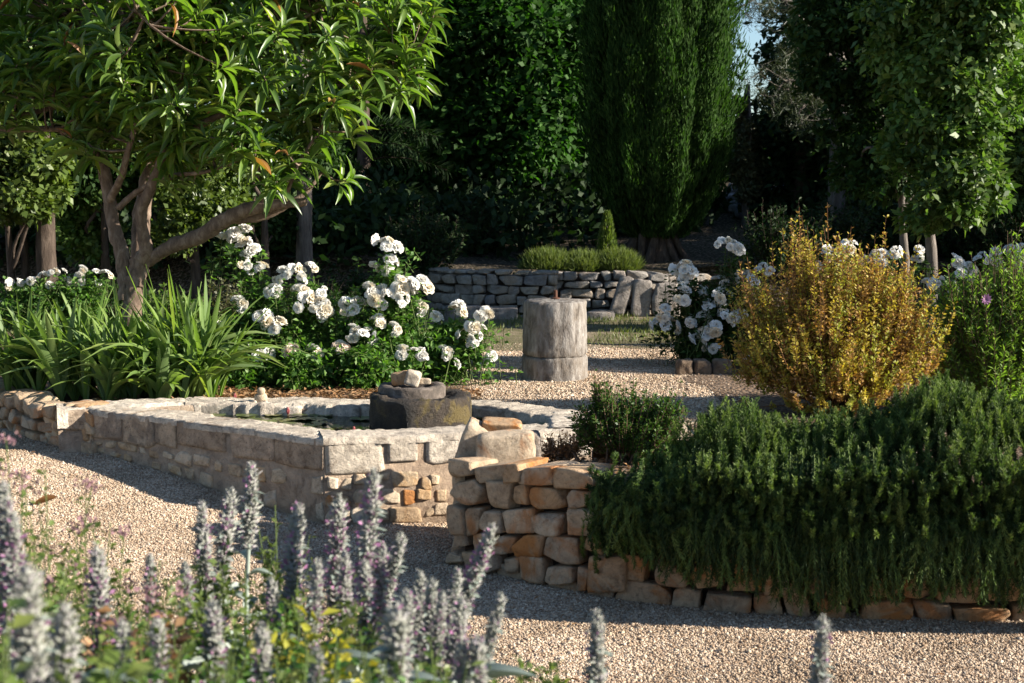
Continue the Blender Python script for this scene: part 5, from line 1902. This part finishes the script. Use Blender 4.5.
def lambs_ear(px, py, y, wpx, spike, label, lean=0.0, pink=.35, fat=False, leaf_n=8):
    top = pd(px, py, y)
    base = np.array([top[0] - lean * 1.3, y + rng.normal() * .03, float(h_bed(top[0], y)) - .01])
    o = thing("lambs_ear", base, label, "lamb's ear", "woolly lamb's ear spikes in the near bed")
    Hh = top[2] - base[2]
    pts = np.array([base, base + (top - base) * .5 + [lean * -.3, rng.normal() * .01, 0], top])
    P_ = smooth_path(pts, 12)
    sl = np.concatenate([[0], np.cumsum(np.linalg.norm(np.diff(P_, axis=0), axis=1))])
    at = lambda s: np.array([np.interp(s, sl, P_[:, k]) for k in range(3)])
    T = sl[-1]
    ms, mf, mp, ml = MB(), MB(), MB(), MB()
    tube(ms, P_[::3], .0055, .004, 8, m=2)
    rad = wpx / 2 * y / F * 1.28
    lean = lean + rng.normal() * .025
    spike = min(spike * 1.35, T * .85)
    nw = int(spike / (rad * .5)) + 2
    for i in range(nw):
        f = i / (nw - 1)                              # 0 bottom, 1 top
        s = T - spike * (1 - f) ** 1.05
        c = at(s)
        r = rad * (np.interp(f, [0, .15, .7, .92, 1], [.8, 1, 1, .95, .72])) * rng.uniform(.86, 1.1)
        m = 13
        for ring in (0, 1):
            a = np.arange(m) * 2 * math.pi / m + rng.uniform(0, 6)
            e = .35 + .5 * f + ring * .5
            d = np.stack([np.cos(a) * math.cos(e), np.sin(a) * math.cos(e), np.full(m, math.sin(e))], -1) + rng.normal(size=(m, 3)) * .15
            ctr = c + d * (r * .58) + [0, 0, ring * rad * .3]
            d = unit(d)
            X = unit(np.cross(d, [.1, .2, .97]))
            Y = np.cross(d, X)
            sz = r * rng.uniform(.3, .55, (m, 1, 1))
            V = ctr[:, None] + (X[:, None] * OCT[None, :, 0:1] * .42 + Y[:, None] * OCT[None, :, 1:2] * .42 + d[:, None] * OCT[None, :, 2:3]) * sz
            mf.add(V.reshape(-1, 3), (OCF[None] + (np.arange(m) * 6)[:, None, None]).reshape(-1, 3))
            # wool hairs
            leaves(mf, ctr + d * r * .25, d + rng.normal(size=(m, 3)) * .5, rvec(m), r * .55, r * .14, T_ND)
            k = rng.random(m) < pink * .45 * (1.0 if .1 < f < .85 else .15)
            if k.any():
                leaves(mp, ctr[k] + d[k] * r * .35, d[k] + [0, 0, -.1], rvec(k.sum()), r * .6, r * .42, T_L2)
        if rng.random() < .8 and f < .75:
            for sgn in (0, math.pi):
                a = rng.uniform(0, 3.1) + sgn
                d = np.array([[math.cos(a), math.sin(a), .2]])
                leaves(ml, c[None], d, np.array([[0, 0, 1.0]]), r * 1.6, r * .7, T_L2)
    for i in range(leaf_n):
        f = (i / leaf_n) ** 1.2
        s = (T - spike) * f
        c = at(s)
        a = i * 1.57 + rng.normal() * .4
        L = rng.uniform(.09, .14) * (1 - .4 * f) * (1.25 if fat else 1)
        d = np.array([[math.cos(a), math.sin(a), .75 - .3 * f]])
        leaves(ml, c[None], d, np.array([[-math.cos(a) * .6, -math.sin(a) * .6, 1.0]]), L, L * .34, T_EAR)
    ms.build("stem", M["silver_leaf"], o, smooth=True, origin=base)
    if mp.n:
        mf.v += mp.v
        for (kk, mi_), L_ in mp.f.items():
            mf.f.setdefault((kk, 1), []).extend([x + mf.n for x in L_])
        mf.n += mp.n
    mf.build("flower_spike", [M["wool"], M["floret"]], o, smooth=True, origin=base)
    ml.build("leaves", M["silver_leaf"], o, smooth=True, origin=base)


LE = [
    (252, 472, 3.1, 15, .13, "lamb's ear spike against the shaded pond wall left of the corner, tallest of its patch", .02, .12),
    (231, 498, 3.0, 16, .17, "greyish lamb's ear spike just left of and below the tallest one", .03, .2),
    (202, 512, 2.9, 15, .2, "lamb's ear spike leftmost before the pond wall's shadow", .0, .3),
    (298, 515, 2.8, 18, .22, "thick lamb's ear spike in front of the pond corner", .02, .4),
    (339, 505, 2.9, 17, .2, "lamb's ear spike with pink side before the pond's lit wall", .01, .5),
    (374, 481, 2.75, 17, .16, "lone high lamb's ear spike before the pond's lit wall", .03, .45),
    (401, 543, 2.8, 14, .14, "lamb's ear spike leaning right beside the lone high one", .06, .2),
    (383, 552, 2.75, 13, .12, "small pinkish lamb's ear spike between two taller ones", .02, .6),
    (365, 572, 2.6, 17, .13, "mauve lamb's ear spike below the lone high one", .0, .8),
    (492, 535, 2.7, 16, .19, "rightmost tall lamb's ear spike, leaning before the dry wall", .09, .5),
    (420, 580, 2.6, 14, .12, "grey lamb's ear spike first of the low row before the gravel shadow", .01, .15),
    (432, 589, 2.5, 15, .13, "grey lamb's ear spike second of the low row", .01, .15),
    (458, 578, 2.6, 14, .13, "lamb's ear spike leaning right in the low row", .05, .15),
    (501, 604, 2.5, 15, .14, "curved lamb's ear spike at the right of the low row", .05, .1),
    (462, 608, 2.4, 17, .16, "pink tinged lamb's ear spike amid the low row", .03, .5),
    (407, 599, 2.4, 16, .14, "slim lamb's ear spike left in the low row", .01, .25),
    (443, 600, 2.45, 12, .12, "thinnest lamb's ear spike within the low row", .03, .15),
    (395, 622, 2.0, 26, .12, "broad silvery lamb's ear spike low in the patch, large leaves", .0, .1),
    (477, 648, 2.1, 20, .1, "stubby lamb's ear spike at the bottom edge, right of a twin", .0, .3),
    (463, 652, 2.1, 17, .1, "stubby lamb's ear spike at the bottom edge, left of a twin", .0, .3),
    (213, 614, 2.2, 20, .13, "pale lamb's ear spike low on the left with mauve florets", .0, .4),
    (97, 558, 2.4, 20, .2, "dusky lamb's ear spike alone before the sunlit gravel at left", .0, .4),
    (65, 622, 1.7, 28, .12, "big silvery lamb's ear spike near the bottom left", .0, .05),
    (27, 586, 1.6, 30, .12, "largest silvery lamb's ear spike at the bottom left", .0, .05),
    (4, 494, 2.2, 18, .18, "lamb's ear spike cut by the left edge, highest there", .0, .5),
    (14, 522, 2.2, 16, .16, "lamb's ear spike with pink florets next to the left edge", .0, .6),
    (122, 630, 2.1, 18, .12, "lamb's ear spike low between the big silvery ones and the pale one", .0, .35),
    (158, 630, 2.1, 18, .12, "lamb's ear spike low beside its lookalike, right of the pair", .0, .35),
    (262, 636, 2.1, 20, .12, "lamb's ear spike at the bottom, left of the yellow foliage", .0, .3),
    (317, 656, 2.0, 16, .08, "short lamb's ear tip at the bottom below the yellow foliage", .0, .15),
    (597, 621, 2.5, 17, .16, "single dark lamb's ear spike alone before the gravel at centre right", .0, .1),
    (823, 627, 2.4, 17, .16, "single dark lamb's ear spike farthest right on the gravel foreground", .0, .15),
    (150, 562, 2.7, 12, .1, "faint thin lamb's ear spike right of the dusky one", .0, .4),
    (345, 560, 2.7, 13, .12, "small lamb's ear spike in front of the pink sided one", .0, .4),
    (272, 588, 2.6, 15, .14, "lamb's ear spike half hidden in green before the thick one", .0, .4),
    (185, 570, 2.7, 13, .12, "small lamb's ear spike amid green leaves below the leftmost of the group", .0, .5),
    (318, 568, 2.6, 14, .14, "lamb's ear spike just right below the thick one", .02, .5),
]
for e in LE:
    lambs_ear(*e, fat=e[3] > 24, leaf_n=16 if e[3] > 24 else 14)

# ------------------------------------------------------------------ foreground: herbs
def herb(px, py, y, label, mat="herb_leaf", n=5, L=.019, W=.011, flower=None, spread=.07, name="herb_plant", nl=34, tpl=T_L2, cat="herb", group="leafy herbs in the near bed", fs=.014):
    top = pd(px, py, y)
    base = np.array([top[0], y, float(h_bed(top[0], y)) - .01])
    Hh = max(.06, top[2] - base[2])
    o = thing(name, base, label, cat, group)
    root = base + rng.normal(size=(n, 3)) * [.02, .02, 0]
    tip = base + np.column_stack([rng.normal(size=n) * spread, rng.normal(size=n) * spread * .7, Hh * rng.uniform(.7, 1, n)])
    tip[0] = top
    ctrl = (root + tip) / 2 + rng.normal(size=(n, 3)) * [.03, .03, .01]
    a, b = MB(), MB()
    twigs(a, root, ctrl, tip, .0022, .0013, 5)
    twig_leaves(b, root, ctrl, tip, nl, .2, L, W, .9, .5, tpl, up=.8)
    # side shoots
    k = n * 3
    i = rng.integers(0, n, k)
    t = rng.uniform(.35, .85, k)
    p = np.array([bez(root[[j]], ctrl[[j]], tip[[j]], np.array([tt]))[0][0, 0] for j, tt in zip(i, t)])
    e = p + rng.normal(size=(k, 3)) * [.035, .035, .01] + [0, 0, .05]
    twigs(a, p, (p + e) / 2, e, .0014, .001, 2)
    twig_leaves(b, p, (p + e) / 2, e, 9, .2, L * .8, W * .8, .9, .5, tpl, up=.8)
    a.build("stems", M["green_cane"], o, origin=base)
    b.build("foliage", M[mat], o, origin=base)
    if flower:
        for q in list(tip) + list(e[:n]):
            c = MB()
            m = 26
            leaves(c, q + rng.normal(size=(m, 3)) * [.011, .011, .007], rvec(m) + [0, 0, .6], rvec(m), fs * .7, fs * .5, T_L2)
            c.build("flower_head", M[flower], o, origin=base)


HB = [
    (6, 440, 2.5, "pink flowered herb highest at the left edge before the pond wall", dict(flower="pink_flower", n=6)),
    (45, 470, 2.6, "leafy herb with green tips before the gravel at far left", dict(n=4)),
    (22, 478, 2.5, "pink flowered herb at the left over the sunlit gravel", dict(flower="pink_flower", n=5)),
    (86, 484, 2.8, "thin herb with a green leafy tip over the gravel, above the dusky spike", dict(n=3, flower="pink_flower", spread=.03)),
    (90, 520, 2.7, "wispy dusky pink herb stem over the gravel left of centre", dict(n=3, flower="pink_flower", spread=.05)),
    (70, 545, 2.6, "green leafy herb left of the dusky spike", dict(n=5)),
    (40, 560, 2.2, "dense green herb among the silvery spikes at the left", dict(n=7)),
    (8, 600, 1.5, "bright green large leaved plant in the bottom left corner", dict(n=8, L=.03, W=.022)),
    (120, 570, 2.5, "green herb right behind the dusky spike", dict(n=6)),
    (150, 590, 2.4, "green herb with dusky pink heads in the left of the bed", dict(n=6, flower="pink_flower")),
    (185, 600, 2.4, "green herb between two low lamb's ears", dict(n=6)),
    (225, 545, 2.8, "green herb at the foot of the tall grey spike", dict(n=6)),
    (245, 570, 2.7, "green herb under the tallest spike of the left patch", dict(n=7)),
    (270, 560, 2.9, "green herb below the round fleshy plant", dict(n=6)),
    (200, 560, 2.8, "green herb behind the small hidden spike", dict(n=6)),
    (250, 610, 2.3, "green herb left of the yellow foliage", dict(n=7)),
    (300, 600, 2.4, "green herb around the yellow foliage", dict(n=6)),
    (320, 610, 2.3, "yellow leaved plant low in the middle of the patch", dict(mat="yellow_leaf", n=7, L=.03, W=.02, nl=24)),
    (340, 640, 2.1, "yellow leaved plant nearer the bottom edge", dict(mat="yellow_leaf", n=6, L=.03, W=.02, nl=20)),
    (170, 615, 2.2, "rusty leaved plant low at the left of the bed", dict(mat="dry_leaf", n=5, L=.028, W=.018)),
    (115, 610, 2.3, "rusty leaved plant behind the low pair of spikes", dict(mat="dry_leaf", n=4, L=.026, W=.018)),
    (430, 640, 2.3, "green herb under the low row of spikes", dict(n=7)),
    (520, 655, 2.4, "bright green herb at the bottom right of the patch", dict(n=8, spread=.1)),
    (550, 668, 2.4, "low green herb at the bottom edge, last on the right", dict(n=7, spread=.09)),
    (490, 665, 2.3, "green herb below the stubby twin spikes", dict(n=7, spread=.09)),
    (100, 640, 1.9, "green herb at the bottom among big silvery spikes", dict(n=7)),
    (230, 650, 1.9, "green herb at the bottom edge left of middle", dict(n=8)),
    (360, 630, 2.2, "dark green herb behind the broad silvery spike", dict(n=7, mat="rose_leaf")),
    (290, 645, 2.0, "dark green herb at the bottom under the yellow foliage", dict(n=7, mat="rose_leaf")),
    (180, 655, 1.9, "dark green herb at the bottom left of the pale spike", dict(n=7, mat="rose_leaf")),
]
CH = [(15, 632, 1.6), (48, 650, 1.7), (85, 600, 2.3), (140, 640, 2.0), (135, 660, 1.8), (205, 625, 2.2), (245, 640, 2.1), (275, 655, 1.9), (305, 640, 2.1), (335, 665, 1.9), (385, 660, 1.9), (415, 665, 1.9), (445, 670, 2.0), (60, 590, 2.4), (168, 585, 2.5), (30, 540, 2.5),
      (325, 585, 2.7), (285, 610, 2.5), (225, 590, 2.5), (355, 600, 2.5), (12, 520, 2.6), (238, 670, 1.8), (110, 670, 1.7), (70, 670, 1.6)]
for k, (px, py, y) in enumerate(CH):
    herb(px, py, y, "small green leafy herb filling the gaps between the lamb's ear spikes", n=9, L=.02, W=.0095, spread=.1, nl=44, mat=["herb_leaf", "rose_leaf", "herb_leaf", "mound_grass"][k % 4])
SV = [(20, 655, 1.6), (60, 600, 1.9), (120, 665, 1.7), (395, 650, 2.0), (370, 665, 1.95), (200, 665, 1.8), (250, 600, 2.5), (310, 620, 2.3), (385, 625, 2.15), (350, 640, 2.1), (100, 655, 1.7), (40, 640, 1.55), (430, 660, 2.05), (75, 650, 1.75), (290, 665, 1.9), (360, 605, 2.35), (150, 650, 2.0), (455, 640, 2.3), (325, 650, 2.05), (225, 610, 2.4)]
for k, (px, py, y) in enumerate(SV):
    top = pd(px, py, y)
    c = np.array([top[0], y, float(h_bed(top[0], y)) - .01])
    H_ = max(.08, top[2] - c[2])
    n = 14
    mb = MB()
    a = np.arange(n) * 2.4
    zf = np.linspace(0, .75, n)
    tube(mb, [c, c + [0, 0, H_ * .8]], .005, .003, 6)
    leaves(mb, c + np.column_stack([np.zeros((n, 2)), zf * H_]), np.column_stack([np.cos(a), np.sin(a), .5 + .6 * zf]), np.column_stack([-np.cos(a) * .5, -np.sin(a) * .5, np.ones(n)]), rng.uniform(.09, .15, n), .042, T_EAR)
    tag(mb.build("lambs_ear_rosette", M["silver_leaf"], smooth=True, origin=c), "rosette of long woolly silver leaves without a spike, low in the near bed", "lamb's ear", "silver leaf rosettes in the near bed")
for px, py, y, lab, kw in HB:
    herb(px, py, y, lab, **kw)
# sedum-like head by the pond corner
herb(275, 505, 3.2, "round pale green fleshy plant before the shaded pond wall", "mound_grass", n=12, L=.02, W=.014, spread=.035, nl=26, name="sedum_plant", cat="plant", group=None)
# grass tuft
c = np.array([pd(205, 640, 2.3)[0], 2.3, float(h_bed(pd(205, 640, 2.3)[0], 2.3))])
n = 26
mb = MB()
a = rng.uniform(0, 6.28, n)
leaves(mb, c + rng.normal(size=(n, 3)) * [.015, .015, 0], np.stack([np.cos(a) * .35, np.sin(a) * .35, np.ones(n)], -1), np.stack([-np.cos(a), -np.sin(a), np.full(n, .2)], -1), rng.uniform(.2, .3, n), .009, tpl_leaf(6, .2, .35, .35))
tag(mb.build("grass_tuft", M["willow_leaf"], origin=c), "tuft of long green grass blades between the low spikes", "grass")
